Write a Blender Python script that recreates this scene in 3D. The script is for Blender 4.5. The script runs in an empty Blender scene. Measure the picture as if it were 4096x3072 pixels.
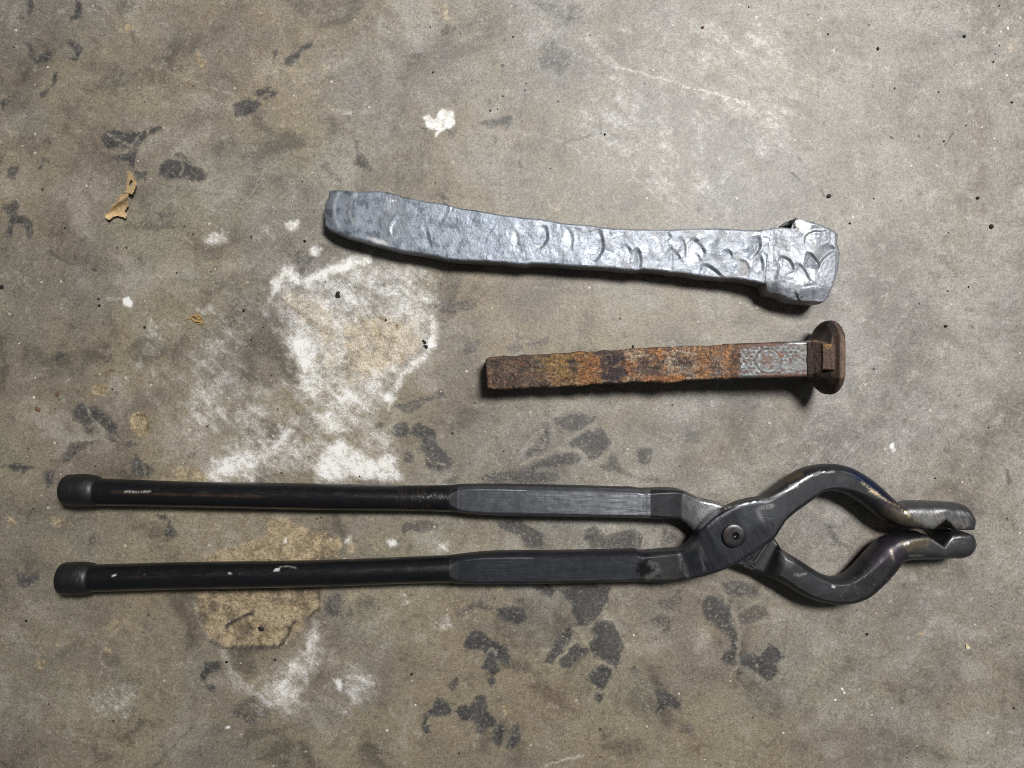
import bpy, math, random
import numpy as np

# ---------------------------------------------------------------- camera, world, lamp, exposure
scene = bpy.context.scene
H = 0.362                      # lens height above the floor (m)
S = 8500.0                     # photograph pixels per metre at floor level
cam_d = bpy.data.cameras.new('camera')
cam_d.sensor_width = 36.0
cam_d.lens = 36.0 * H / (4096.0 / S)
cam_d.clip_start = 0.01
cam_d.clip_end = 50.0
cam = bpy.data.objects.new('camera', cam_d)
scene.collection.objects.link(cam)
cam.location = (0, 0, H)
scene.camera = cam

world = bpy.data.worlds.new('World')
scene.world = world
world.use_nodes = True
bg = world.node_tree.nodes['Background']
bg.inputs['Color'].default_value = (0.93, 0.97, 1.0, 1)
bg.inputs['Strength'].default_value = 0.07

def lamp(name, loc, target, sx, sy, power, color, spread):
    l = bpy.data.lights.new(name, 'AREA')
    l.shape = 'RECTANGLE'
    l.size, l.size_y = sx, sy
    l.energy = power
    l.spread = math.radians(spread)          # narrowed beam, added to make the light fall off across the floor
    l.color = color
    o = bpy.data.objects.new(name, l)
    scene.collection.objects.link(o)
    o.location = loc
    d = np.array(target, float) - np.array(loc, float)
    from mathutils import Vector
    o.rotation_euler = Vector(d).to_track_quat('-Z', 'Y').to_euler()
    return o
lamp('workshop_ceiling_lamp', (0.34, 0.42, 1.12), (0.16, 0.16, 0.0), 0.30, 0.20, 13.9, (1.0, 0.985, 0.955), 156)

scene.view_settings.view_transform = 'Standard'
scene.view_settings.look = 'None'
scene.view_settings.exposure = 0.0
scene.view_settings.gamma = 1.0
scene.view_settings.use_curve_mapping = False
scene.render.engine = 'CYCLES'
scene.cycles.use_denoising = False
scene.cycles.use_adaptive_sampling = True
scene.cycles.adaptive_threshold = 0.012
scene.cycles.sample_clamp_indirect = 3.0
scene.cycles.max_bounces = 6
scene.cycles.filter_width = 1.0

random.seed(4)
RNG = np.random.default_rng(11)
COL = scene.collection

# ---------------------------------------------------------------- numpy helpers
def WX(px, py, z):
    """photograph pixel of a point that lies at height z -> world x, y"""
    k = (H - z) / H / S
    return (px - 2048.0) * k, (1536.0 - py) * k

_PERM = np.random.default_rng(3).permutation(4096)
def _hash(ix, iy, seed):
    return _PERM[(_PERM[(ix + seed * 131) & 4095] + iy) & 4095]
def pnoise(x, y, seed=0):
    x = np.asarray(x, float); y = np.asarray(y, float)
    ix = np.floor(x).astype(np.int64); iy = np.floor(y).astype(np.int64)
    fx = x - ix; fy = y - iy
    def g(dx, dy):
        a = _hash(ix + dx, iy + dy, seed) * (2 * math.pi / 4096)
        return np.cos(a) * (fx - dx) + np.sin(a) * (fy - dy)
    u = fx * fx * fx * (fx * (fx * 6 - 15) + 10); v = fy * fy * fy * (fy * (fy * 6 - 15) + 10)
    a = g(0, 0) * (1 - u) + g(1, 0) * u
    b = g(0, 1) * (1 - u) + g(1, 1) * u
    return (a * (1 - v) + b * v) * 1.45
def fbm(x, y, seed=0, octv=4, gain=0.5):
    t = 0; a = 1; s = 0
    for o in range(octv):
        t = t + a * pnoise(x * 2 ** o + 17.3 * o, y * 2 ** o - 9.1 * o, seed + o)
        s += a; a *= gain
    return t / s
def sst(a, b, x):
    t = np.clip((x - a) / (b - a), 0, 1)
    return t * t * (3 - 2 * t)
def seg_dist(x, y, pts, closed=False):
    pts = np.asarray(pts, float)
    n = len(pts)
    best = np.full(np.shape(x), 1e9)
    for i in range(n if closed else n - 1):
        x0, y0 = pts[i]; x1, y1 = pts[(i + 1) % n]
        dx, dy = x1 - x0, y1 - y0
        L = dx * dx + dy * dy + 1e-9
        t = np.clip(((x - x0) * dx + (y - y0) * dy) / L, 0, 1)
        best = np.minimum(best, np.hypot(x - x0 - t * dx, y - y0 - t * dy))
    return best
def poly_sdf(x, y, pts):
    pts = np.asarray(pts, float)
    n = len(pts)
    ins = np.zeros(np.shape(x), bool)
    j = n - 1
    for i in range(n):
        xi, yi = pts[i]; xj, yj = pts[j]
        c = ((yi > y) != (yj > y)) & (x < (xj - xi) * (y - yi) / (yj - yi + 1e-12) + xi)
        ins ^= c
        j = i
    d = seg_dist(x, y, pts, True)
    return np.where(ins, -d, d)
def catmull(P, t):
    """P (n,k) control rows, t in [0,n-1] -> interpolated rows"""
    P = np.asarray(P, float)
    n = len(P)
    i = np.clip(np.floor(t).astype(int), 0, n - 2)
    f = (t - i)[:, None]
    p0 = P[np.clip(i - 1, 0, n - 1)]; p1 = P[i]; p2 = P[i + 1]; p3 = P[np.clip(i + 2, 0, n - 1)]
    # non-uniform tangents (chord-length on the first two columns) keep close control rows from overshooting
    m1 = 0.5 * (p2 - p0); m2 = 0.5 * (p3 - p1)
    d0 = np.linalg.norm((p1 - p0)[:, :2], axis=1)[:, None] + 1e-6
    d1 = np.linalg.norm((p2 - p1)[:, :2], axis=1)[:, None] + 1e-6
    d2 = np.linalg.norm((p3 - p2)[:, :2], axis=1)[:, None] + 1e-6
    m1 = np.where(d0 > 1e-5, d1 * ((p1 - p0) / d0 * d1 + (p2 - p1) / d1 * d0) / (d0 + d1), p2 - p1)
    m2 = np.where(d2 > 1e-5, d1 * ((p2 - p1) / d1 * d2 + (p3 - p2) / d2 * d1) / (d1 + d2), p2 - p1)
    f2 = f * f; f3 = f2 * f
    return (2 * f3 - 3 * f2 + 1) * p1 + (f3 - 2 * f2 + f) * m1 + (-2 * f3 + 3 * f2) * p2 + (f3 - f2) * m2
def resample(pts, n, smooth=True):
    pts = np.asarray(pts, float)
    L = np.r_[0, np.cumsum(np.hypot(*(pts[1:, :2] - pts[:-1, :2]).T))]
    s = np.linspace(0, L[-1], n)
    t = np.interp(s, L, np.arange(len(pts)))
    if smooth:
        return catmull(pts, t)
    return np.stack([np.interp(s, L, pts[:, k]) for k in range(pts.shape[1])], 1)

def grid_faces(nu, nv, wrap=False, off=0):
    i = np.arange(nu - 1)[:, None]
    jn = nv if wrap else nv - 1
    j = np.arange(jn)[None, :]
    j2 = (j + 1) % nv
    a = i * nv + j; b = i * nv + j2; c = (i + 1) * nv + j2; d = (i + 1) * nv + j
    return np.stack([a, b, c, d], -1).reshape(-1, 4) + off

def make_mesh(name, verts, quads, tris=None, attrs=None, colors=None, sharp=None):
    verts = np.asarray(verts, np.float32)
    me = bpy.data.meshes.new(name)
    nq = len(quads); nt = 0 if tris is None else len(tris)
    me.vertices.add(len(verts))
    me.vertices.foreach_set('co', verts.ravel())
    idx = np.asarray(quads, np.int32).ravel()
    if nt:
        idx = np.r_[idx, np.asarray(tris, np.int32).ravel()]
    me.loops.add(len(idx))
    me.loops.foreach_set('vertex_index', idx)
    me.polygons.add(nq + nt)
    ls = np.r_[np.arange(nq) * 4, nq * 4 + np.arange(nt) * 3].astype(np.int32)
    me.polygons.foreach_set('loop_start', ls)
    me.update(calc_edges=True)
    me.validate()
    me.polygons.foreach_set('use_smooth', np.ones(len(me.polygons), bool))
    if sharp:
        me.set_sharp_from_angle(angle=math.radians(sharp))
    for k, v in (attrs or {}).items():
        a = me.attributes.new(k, 'FLOAT', 'POINT')
        a.data.foreach_set('value', np.asarray(v, np.float32).ravel())
    for k, v in (colors or {}).items():
        v = np.asarray(v, np.float32)
        if v.shape[1] == 3:
            v = np.c_[v, np.ones(len(v), np.float32)]
        a = me.attributes.new(k, 'FLOAT_COLOR', 'POINT')
        a.data.foreach_set('color', v.ravel())
    return me

def add(name, me, mat, parent=None, loc=None):
    o = bpy.data.objects.new(name, me)
    COL.objects.link(o)
    if me is not None and mat is not None and len(me.materials) == 0:
        me.materials.append(mat)
    if parent is not None:
        o.parent = parent
    if loc is not None:
        o.location = loc
    return o
def tag(o, label, cat, group=None):
    o['label'] = label; o['category'] = cat
    if group:
        o['group'] = group
    return o
def empty(name, loc=(0, 0, 0)):
    o = bpy.data.objects.new(name, None)
    COL.objects.link(o)
    o.location = loc
    o.empty_display_size = 0.01
    return o

# ---------------------------------------------------------------- node helpers
class NT:
    def __init__(self, name):
        self.mat = bpy.data.materials.new(name)
        self.mat.use_nodes = True
        self.t = self.mat.node_tree
        self.t.nodes.clear()
        self.out = self.t.nodes.new('ShaderNodeOutputMaterial')
    def n(self, typ, **kw):
        nd = self.t.nodes.new(typ)
        for k, v in kw.items():
            setattr(nd, k, v)
        return nd
    def put(self, sock, v):
        if isinstance(v, bpy.types.NodeSocket):
            self.t.links.new(v, sock)
        elif isinstance(v, (tuple, list)) and sock.type == 'RGBA' and len(v) == 3:
            sock.default_value = (*v, 1)
        else:
            sock.default_value = v
    def math(self, op, a, b=0.0, c=0.0, clamp=False):
        nd = self.n('ShaderNodeMath', operation=op, use_clamp=clamp)
        for s, v in zip(nd.inputs, (a, b, c)):
            self.put(s, v)
        return nd.outputs[0]
    def mul(self, a, b): return self.math('MULTIPLY', a, b)
    def addv(self, a, b): return self.math('ADD', a, b)
    def mix(self, f, a, b, blend='MIX'):
        nd = self.n('ShaderNodeMix', data_type='RGBA', blend_type=blend)
        self.put(nd.inputs[0], f); self.put(nd.inputs[6], a); self.put(nd.inputs[7], b)
        return nd.outputs[2]
    def mixf(self, f, a, b):
        nd = self.n('ShaderNodeMix', data_type='FLOAT')
        self.put(nd.inputs[0], f); self.put(nd.inputs[2], a); self.put(nd.inputs[3], b)
        return nd.outputs[0]
    def ss(self, x, a, b):
        nd = self.n('ShaderNodeMapRange', interpolation_type='SMOOTHSTEP')
        self.put(nd.inputs[0], x)
        nd.inputs[1].default_value = a; nd.inputs[2].default_value = b
        return nd.outputs[0]
    def attr(self, name, col=False):
        nd = self.n('ShaderNodeAttribute', attribute_name=name)
        return nd.outputs['Color'] if col else nd.outputs['Fac']
    def sep(self, c):
        nd = self.n('ShaderNodeSeparateColor')
        self.put(nd.inputs[0], c)
        return nd.outputs
    def coord(self):
        if not hasattr(self, '_c'):
            self._c = self.n('ShaderNodeTexCoord').outputs['Object']
        return self._c
    def mapping(self, scale, rot=(0, 0, 0), loc=(0, 0, 0)):
        src = self.coord()
        if any(rot):
            r_ = self.n('ShaderNodeMapping')
            self.put(r_.inputs[0], src)
            r_.inputs['Rotation'].default_value = rot
            src = r_.outputs[0]
        nd = self.n('ShaderNodeMapping')
        self.put(nd.inputs[0], src)
        nd.inputs['Scale'].default_value = scale
        nd.inputs['Location'].default_value = loc
        return nd.outputs[0]
    def noise(self, scale, detail=4, rough=0.55, vec=None, dist=0.0, loc=None):
        nd = self.n('ShaderNodeTexNoise')
        if loc is not None:
            vec = self.mapping((1, 1, 1), loc=loc)
        self.put(nd.inputs['Vector'], vec if vec is not None else self.coord())
        nd.inputs['Scale'].default_value = scale
        nd.inputs['Detail'].default_value = detail
        nd.inputs['Roughness'].default_value = rough
        nd.inputs['Distortion'].default_value = dist
        return nd.outputs['Fac']
    def voro(self, scale, feature='F1', vec=None, rand=1.0):
        nd = self.n('ShaderNodeTexVoronoi', feature=feature)
        self.put(nd.inputs['Vector'], vec if vec is not None else self.coord())
        nd.inputs['Scale'].default_value = scale
        nd.inputs['Randomness'].default_value = rand
        return nd.outputs
    def bump(self, h, strength, dist, normal=None):
        nd = self.n('ShaderNodeBump')
        self.put(nd.inputs['Height'], h)
        self.put(nd.inputs['Strength'], strength)
        nd.inputs['Distance'].default_value = dist
        if normal is not None:
            self.put(nd.inputs['Normal'], normal)
        return nd.outputs[0]
    def finish(self, color, rough, metal=0.0, spec=0.5, normal=None):
        p = self.n('ShaderNodeBsdfPrincipled')
        self.put(p.inputs['Base Color'], color)
        self.put(p.inputs['Roughness'], rough)
        self.put(p.inputs['Metallic'], metal)
        self.put(p.inputs['Specular IOR Level'], spec)
        if normal is not None:
            self.put(p.inputs['Normal'], normal)
        self.t.links.new(p.outputs[0], self.out.inputs[0])
        return self.mat

# ================================================================ THE FLOOR
K = 1366 / 2212.0
TILE = {'A': (0, 0), 'B': (1366, 0), 'C': (2732, 0), 'D': (0, 1000), 'E': (0, 2048),
        'F': (1366, 2048), 'G': (2732, 2048), 'H': (1366, 1200), 'I': (2732, 1000)}
def T(tile, pts):
    x0, y0 = TILE[tile]
    return [(x0 + x * K, y0 + y * K) for x, y in pts]

# outlines of the dark worn patches in the concrete skin: tile, strength, outline
DARK = [
 ('A', .9, [(180,0),(215,0),(215,70),(190,110),(170,60)]), ('A', .5, [(110,90),(160,70),(165,150),(120,165)]),
 ('A', .9, [(490,0),(540,20),(530,90),(490,125),(440,130),(480,70)]), ('A', .6, [(600,30),(680,40),(670,90),(620,70)]),
 ('A', .5, [(750,0),(900,0),(880,60),(800,110),(750,100)]), ('A', 1, [(168,280),(192,285),(228,365),(255,400),(222,408),(182,340)]),
 ('A', 1, [(245,362),(320,325),(335,370),(322,398),(225,412)]),
 ('A', .95, [(428,270),(460,258),(525,298),(548,318),(525,352),(492,392),(462,402),(440,380),(470,370),(494,330),(450,302)]),
 ('A', .95, [(332,490),(368,465),(374,522),(326,570)]), ('A', .9, [(256,590),(324,572),(302,624),(245,634)]),
 ('A', .8, [(0,640),(70,650),(30,720),(10,720)]),
 ('A', 1, [(650,880),(740,836),(820,858),(930,838),(1040,806),(1048,830),(965,880),(905,940),(850,968),(780,952),(690,962),(662,922)]),
 ('A', 1, [(715,1010),(800,998),(860,968),(892,958),(874,1020),(862,1102),(838,1050),(768,1042)]),
 ('A', .9, [(860,1100),(952,1106),(948,1172),(920,1150),(888,1172)]),
 ('A', 1, [(1028,1080),(1080,1028),(1180,1038),(1300,1088),(1345,1130),(1292,1184),(1200,1162),(1110,1162),(1028,1132)]),
 ('A', .8, [(1115,1000),(1170,985),(1265,1060),(1180,1040)]), ('A', .9, [(280,1012),(298,1030),(262,1092),(238,1082)]),
 ('A', .75, [(40,1090),(110,1072),(122,1110),(90,1164),(42,1140)]),
 ('A', .85, [(0,1340),(50,1330),(90,1288),(124,1330),(100,1372),(160,1398),(214,1440),(218,1512),(180,1554),(160,1480),(100,1452),(70,1544),(0,1544),(60,1462),(50,1390)]),
 ('A', .6, [(1000,1380),(1100,1366),(1155,1380),(1100,1404),(1040,1424)]),
 ('A', .85, [(1758,330),(1802,312),(1792,372),(1763,398)]),
 ('A', .95, [(1846,378),(1900,338),(1940,308),(1970,288),(2034,266),(2012,312),(1952,332),(1932,382),(1882,428),(1846,412)]),
 ('A', .9, [(1506,680),(1600,628),(1694,668),(1662,712),(1600,754),(1526,758)]),
 ('A', .85, [(1636,592),(1740,548),(1804,588),(1794,622),(1722,664),(1700,640),(1740,612),(1680,632)]),
 ('A', .6, [(2070,1060),(2130,1040),(2150,1100),(2212,1140),(2212,1190),(2130,1150),(2090,1110)]),
 ('B', .5, [(1200,0),(1600,40),(1560,130),(1500,180),(1360,190),(1340,110),(1250,30)]),
 ('B', .62, [(1268,320),(1370,238),(1392,290),(1482,328),(1502,370),(1442,482),(1400,502),(1350,442),(1288,472),(1268,380)]),
 ('B', .42, [(1420,540),(1560,560),(1550,680),(1430,700)]), ('B', .7, [(425,355),(525,342),(505,384),(448,378)]),
 ('B', .6, [(636,170),(700,146),(756,158),(744,184),(682,234),(636,228)]),
 ('B', .8, [(866,802),(920,768),(1030,768),(1070,738),(1114,758),(1102,824),(1000,818),(970,834),(910,812)]),
 ('B', .7, [(1126,708),(1184,702),(1162,754)]), ('B', .75, [(496,818),(562,828),(554,854),(520,844)]),
 ('B', .75, [(662,842),(742,828),(744,852),(722,910),(700,882)]),
 ('B', .72, [(82,900),(112,898),(112,980),(162,1008),(182,1080),(234,1112),(180,1114),(76,1084),(94,1000)]),
 ('B', .55, [(960,1160),(1000,1190),(1080,1180),(1080,1210),(1000,1220),(950,1200)]),
 ('B', .7, [(632,1250),(672,1236),(694,1302),(660,1324)]), ('B', .55, [(1230,1330),(1300,1310),(1270,1340),(1210,1380)]),
 ('B', .4, [(1400,850),(1530,780),(1660,760),(1690,850),(1560,900),(1430,910)]),
 ('C', .55, [(868,488),(950,428),(1048,418),(1000,464),(940,484)]), ('C', .5, [(988,402),(1042,378),(1048,396),(1000,418)]),
 ('C', .75, [(608,862),(622,828),(658,800),(654,852),(630,870)]),
 ('D', .8, [(336,702),(390,660),(446,678),(412,704),(358,736)]),
 ('D', .9, [(476,1062),(520,975),(562,1018),(642,1018),(722,1098),(764,1140),(744,1180),(786,1220),(762,1256),(708,1222),(688,1172),(620,1122),(540,1144),(528,1112),(466,1092)]),
 ('D', .75, [(540,1150),(624,1136),(602,1194),(560,1204)]),
 ('D', .8, [(416,1302),(450,1246),(520,1238),(624,1226),(562,1292),(502,1314),(460,1374),(396,1384)]),
 ('D', .65, [(790,1240),(860,1220),(890,1270),(820,1290)]),
 ('D', .75, [(848,1360),(880,1306),(922,1360),(982,1400),(1004,1440),(960,1482),(848,1472)]),
 ('D', .85, [(16,1392),(130,1376),(246,1400),(150,1446),(58,1424)]), ('D', .8, [(282,1428),(354,1428),(354,1492),(300,1566),(288,1500)]),
 ('D', .55, [(505,600),(550,550),(560,570),(530,600)]), ('D', .45, [(1190,1340),(1260,1300),(1300,1350),(1230,1360)]),
 ('D', .6, [(1900,1050),(2010,1050),(2060,1110),(2050,1160),(1960,1100)]),
 ('D', .5, [(1800,0),(2050,0),(2030,80),(1950,160),(1880,60)]), ('D', .42, [(1310,30),(1500,10),(1450,70),(1330,80)]),
 ('E', .85, [(996,0),(1072,18),(1114,90),(1156,152),(1068,154),(1080,80)]), ('E', .65, [(560,180),(610,130),(620,200),(580,220)]),
 ('E', .65, [(555,240),(600,270),(605,310),(570,280)]), ('E', .8, [(88,400),(200,398),(254,366),(244,442),(150,504),(108,462)]),
 ('E', .6, [(60,400),(110,345),(130,370),(90,420)]),
 ('E', .95, [(1296,1030),(1340,966),(1434,966),(1424,1012),(1342,1062),(1332,1114),(1296,1082)]),
 ('E', .85, [(1330,1110),(1404,1118),(1394,1174),(1340,1154)]), ('E', .65, [(2100,560),(2212,500),(2212,680),(2090,690)]),
 ('E', .55, [(1500,1250),(1640,1180),(1800,1220),(1750,1320),(1620,1380),(1500,1330)]),
 ('E', .55, [(1405,1488),(1560,1510),(1624,1456),(1604,1514),(1550,1540)]), ('E', .42, [(1855,1540),(1890,1540),(1870,1640)]),
 ('E', .5, [(690,808),(722,808),(775,850),(740,860)]),
 ('F', .65, [(390,70),(540,50),(640,60),(620,110),(520,130),(440,130),(400,160),(380,110)]),
 ('F', .8, [(1000,60),(1160,50),(1240,100),(1310,150),(1300,240),(1200,240),(1150,150),(1020,110)]),
 ('F', .8, [(1570,120),(1640,80),(1700,150),(1900,100),(1960,150),(1940,240),(1620,240),(1560,170)]),
 ('F', .55, [(2070,100),(2160,90),(2180,180),(2080,230)]), ('F', .95, [(1236,478),(1340,472),(1394,500),(1352,554),(1268,512)]),
 ('F', 1, [(1416,500),(1640,468),(1746,488),(1724,600),(1672,682),(1602,734),(1528,734),(1498,662),(1478,592),(1428,542)]),
 ('F', 1, [(1326,962),(1358,880),(1418,788),(1482,730),(1500,800),(1462,882),(1402,942),(1370,984),(1264,974)]),
 ('F', 1, [(1398,976),(1448,920),(1520,840),(1562,878),(1604,888),(1582,922),(1522,972),(1480,1010),(1418,1004)]),
 ('F', 1, [(1616,750),(1648,696),(1722,696),(1784,748),(1814,820),(1826,882),(1794,962),(1772,1004),(1700,974),(1640,924),(1596,880),(1638,820)]),
 ('F', .95, [(1596,1040),(1680,988),(1754,1012),(1744,1082),(1702,1154),(1650,1144),(1606,1092)]),
 ('F', .95, [(1648,1166),(1704,1166),(1698,1222),(1670,1246),(1638,1212)]),
 ('F', .6, [(750,640),(840,590),(910,560),(990,620),(960,650),(880,630),(800,650),(740,690)]),
 ('F', .95, [(1006,630),(1080,606),(1172,616),(1204,682),(1150,744),(1068,714),(1016,682)]), ('F', .7, [(1106,572),(1194,536),(1172,594)]),
 ('F', 1, [(796,832),(858,756),(922,778),(982,838),(1072,868),(1090,982),(1050,984),(1012,950),(1022,1032),(982,1062),(1004,1112),(960,1136),(946,1092),(968,1050),(908,1012),(928,950),(918,892),(850,892),(786,872)]),
 ('F', .85, [(688,1110),(762,1056),(752,1122),(720,1184),(698,1152)]),
 ('F', .95, [(586,1270),(618,1196),(682,1228),(734,1280),(702,1312),(622,1322),(562,1332),(552,1390),(584,1432),(540,1444),(511,1390),(528,1310)]),
 ('F', 1, [(736,1290),(770,1256),(830,1256),(868,1198),(900,1176),(934,1198),(934,1280),(992,1328),(1004,1382),(940,1404),(910,1444),(866,1422),(858,1362),(776,1342)]),
 ('F', .9, [(976,1420),(1030,1366),(1064,1400),(1042,1502),(1020,1526),(986,1482)]), ('F', .9, [(1088,1460),(1120,1376),(1162,1398),(1174,1440),(1120,1534),(1066,1522)]),
 ('F', .65, [(1846,1010),(1910,996),(1954,1042),(1888,1054)]), ('F', .65, [(1860,756),(1886,780),(1850,804)]),
 ('F', .6, [(1930,740),(2000,680),(2080,640),(2150,700),(2140,760),(2080,800),(2040,720)]), ('F', .55, [(2030,590),(2120,540),(2212,480),(2212,640),(2130,650)]),
 ('F', .75, [(2028,1068),(2086,1110),(2050,1124)]), ('F', .85, [(2028,1150),(2090,1148),(2142,1190),(2204,1230),(2194,1292),(2120,1262),(2080,1292),(2026,1304),(2050,1220)]),
 ('F', .42, [(1590,1480),(1650,1520),(1640,1580),(1600,1540)]), ('F', .5, [(1650,1580),(1700,1570),(1760,1620),(1690,1610)]),
 ('G', .8, [(120,570),(200,540),(330,560),(320,640),(310,690),(320,760),(380,780),(400,850),(350,920),(300,880),(290,800),(200,740),(140,690)]),
 ('G', .65, [(240,450),(370,440),(500,480),(480,540),(380,560),(280,540)]), ('G', .6, [(360,670),(440,600),(540,600),(560,680),(450,720),(370,740)]),
 ('G', .85, [(246,960),(270,886),(344,886),(352,992),(290,984)]),
 ('G', .95, [(348,982),(370,896),(420,918),(500,930),(560,846),(622,878),(654,940),(602,992),(632,1042),(550,1104),(498,1052),(420,1014)]),
 ('G', .75, [(328,1030),(392,1018),(402,1052),(360,1084)]), ('G', .65, [(198,872),(252,816),(254,872)]),
 ('G', .55, [(780,1110),(840,1130),(910,1050),(880,1130),(820,1140)]), ('G', .5, [(0,1380),(80,1360),(60,1430),(10,1440)]),
 ('G', .6, [(910,70),(960,80),(1000,160),(1060,220),(1120,240),(1020,230),(980,220),(930,140)]),
 ('G', .35, [(1500,1400),(1580,1390),(1570,1430),(1510,1440)]),
 ('H', .6, [(480,0),(900,0),(880,60),(760,80),(700,120),(620,60),(520,50)]), ('H', .5, [(860,110),(930,115),(920,135)]),
 ('H', .65, [(770,330),(800,280),(880,250),(900,290),(850,350),(800,360)]), ('H', .6, [(1060,310),(1140,260),(1170,310),(1110,360),(1070,340)]),
 ('H', .6, [(1190,290),(1250,260),(1360,230),(1340,290),(1240,310)]), ('H', .45, [(1380,130),(1420,100),(1450,140),(1400,160)]),
 ('H', .65, [(330,690),(450,640),(600,610),(640,560),(690,600),(690,630),(540,660),(500,720),(420,740)]),
 ('H', .8, [(326,840),(400,766),(444,820),(432,904),(348,882)]),
 ('H', .85, [(478,800),(500,788),(622,840),(612,910),(652,960),(724,1030),(712,1084),(640,1114),(540,1082),(540,1000),(508,960),(530,900),(428,880)]),
 ('H', .65, [(400,960),(450,980),(480,1050),(400,1060)]), ('H', .55, [(190,800),(280,770),(300,810),(210,850)]),
 ('H', .75, [(656,1180),(740,1116),(764,1150),(720,1194)]), ('H', .75, [(1266,912),(1300,850),(1342,786),(1354,900),(1340,934)]),
 ('H', .7, [(1366,770),(1450,748),(1520,726),(1674,758),(1600,832),(1500,862),(1440,832),(1388,812)]),
 ('H', .8, [(1466,930),(1550,868),(1682,816),(1754,910),(1722,972),(1660,1034),(1600,1054),(1556,972),(1500,952)]),
 ('H', .65, [(1176,990),(1230,938),(1314,960),(1280,1002),(1198,1034)]),
 ('H', .75, [(1156,1090),(1250,1058),(1350,1008),(1480,978),(1564,1008),(1552,1054),(1430,1084),(1330,1084),(1220,1114)]),
 ('H', .7, [(880,1140),(1000,1110),(1160,1100),(1280,1110),(1400,1120),(1440,1160),(1350,1190),(1050,1190),(940,1180)]),
 ('H', .65, [(1660,1080),(1720,1020),(1760,960),(1800,1030),(1820,1090),(1900,1130),(1880,1160),(1790,1120),(1700,1110)]),
 ('H', .75, [(1898,982),(1960,952),(2024,958),(2004,1042),(1960,1084),(1918,1052)]), ('H', .55, [(1940,1180),(1880,1140),(1990,1130),(2100,1170),(2050,1190)]),
 ('I', .65, [(2078,1420),(2100,1415),(2125,1470),(2138,1500),(2115,1535),(2098,1510),(2085,1460)]),
 ('I', .4, [(1045,880),(1080,860),(1110,950),(1090,970)]), ('I', .4, [(380,960),(500,950),(520,1020),(440,1090),(390,1020)]),
 ('I', .5, [(1680,1015),(1705,1000),(1700,1025)]), ('I', .6, [(1742,905),(1762,892),(1752,915)]), ('I', .45, [(0,1100),(110,1180),(130,1250),(0,1280)]),
 ('I', .42, [(380,1260),(440,1310),(400,1340)]),
]
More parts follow.
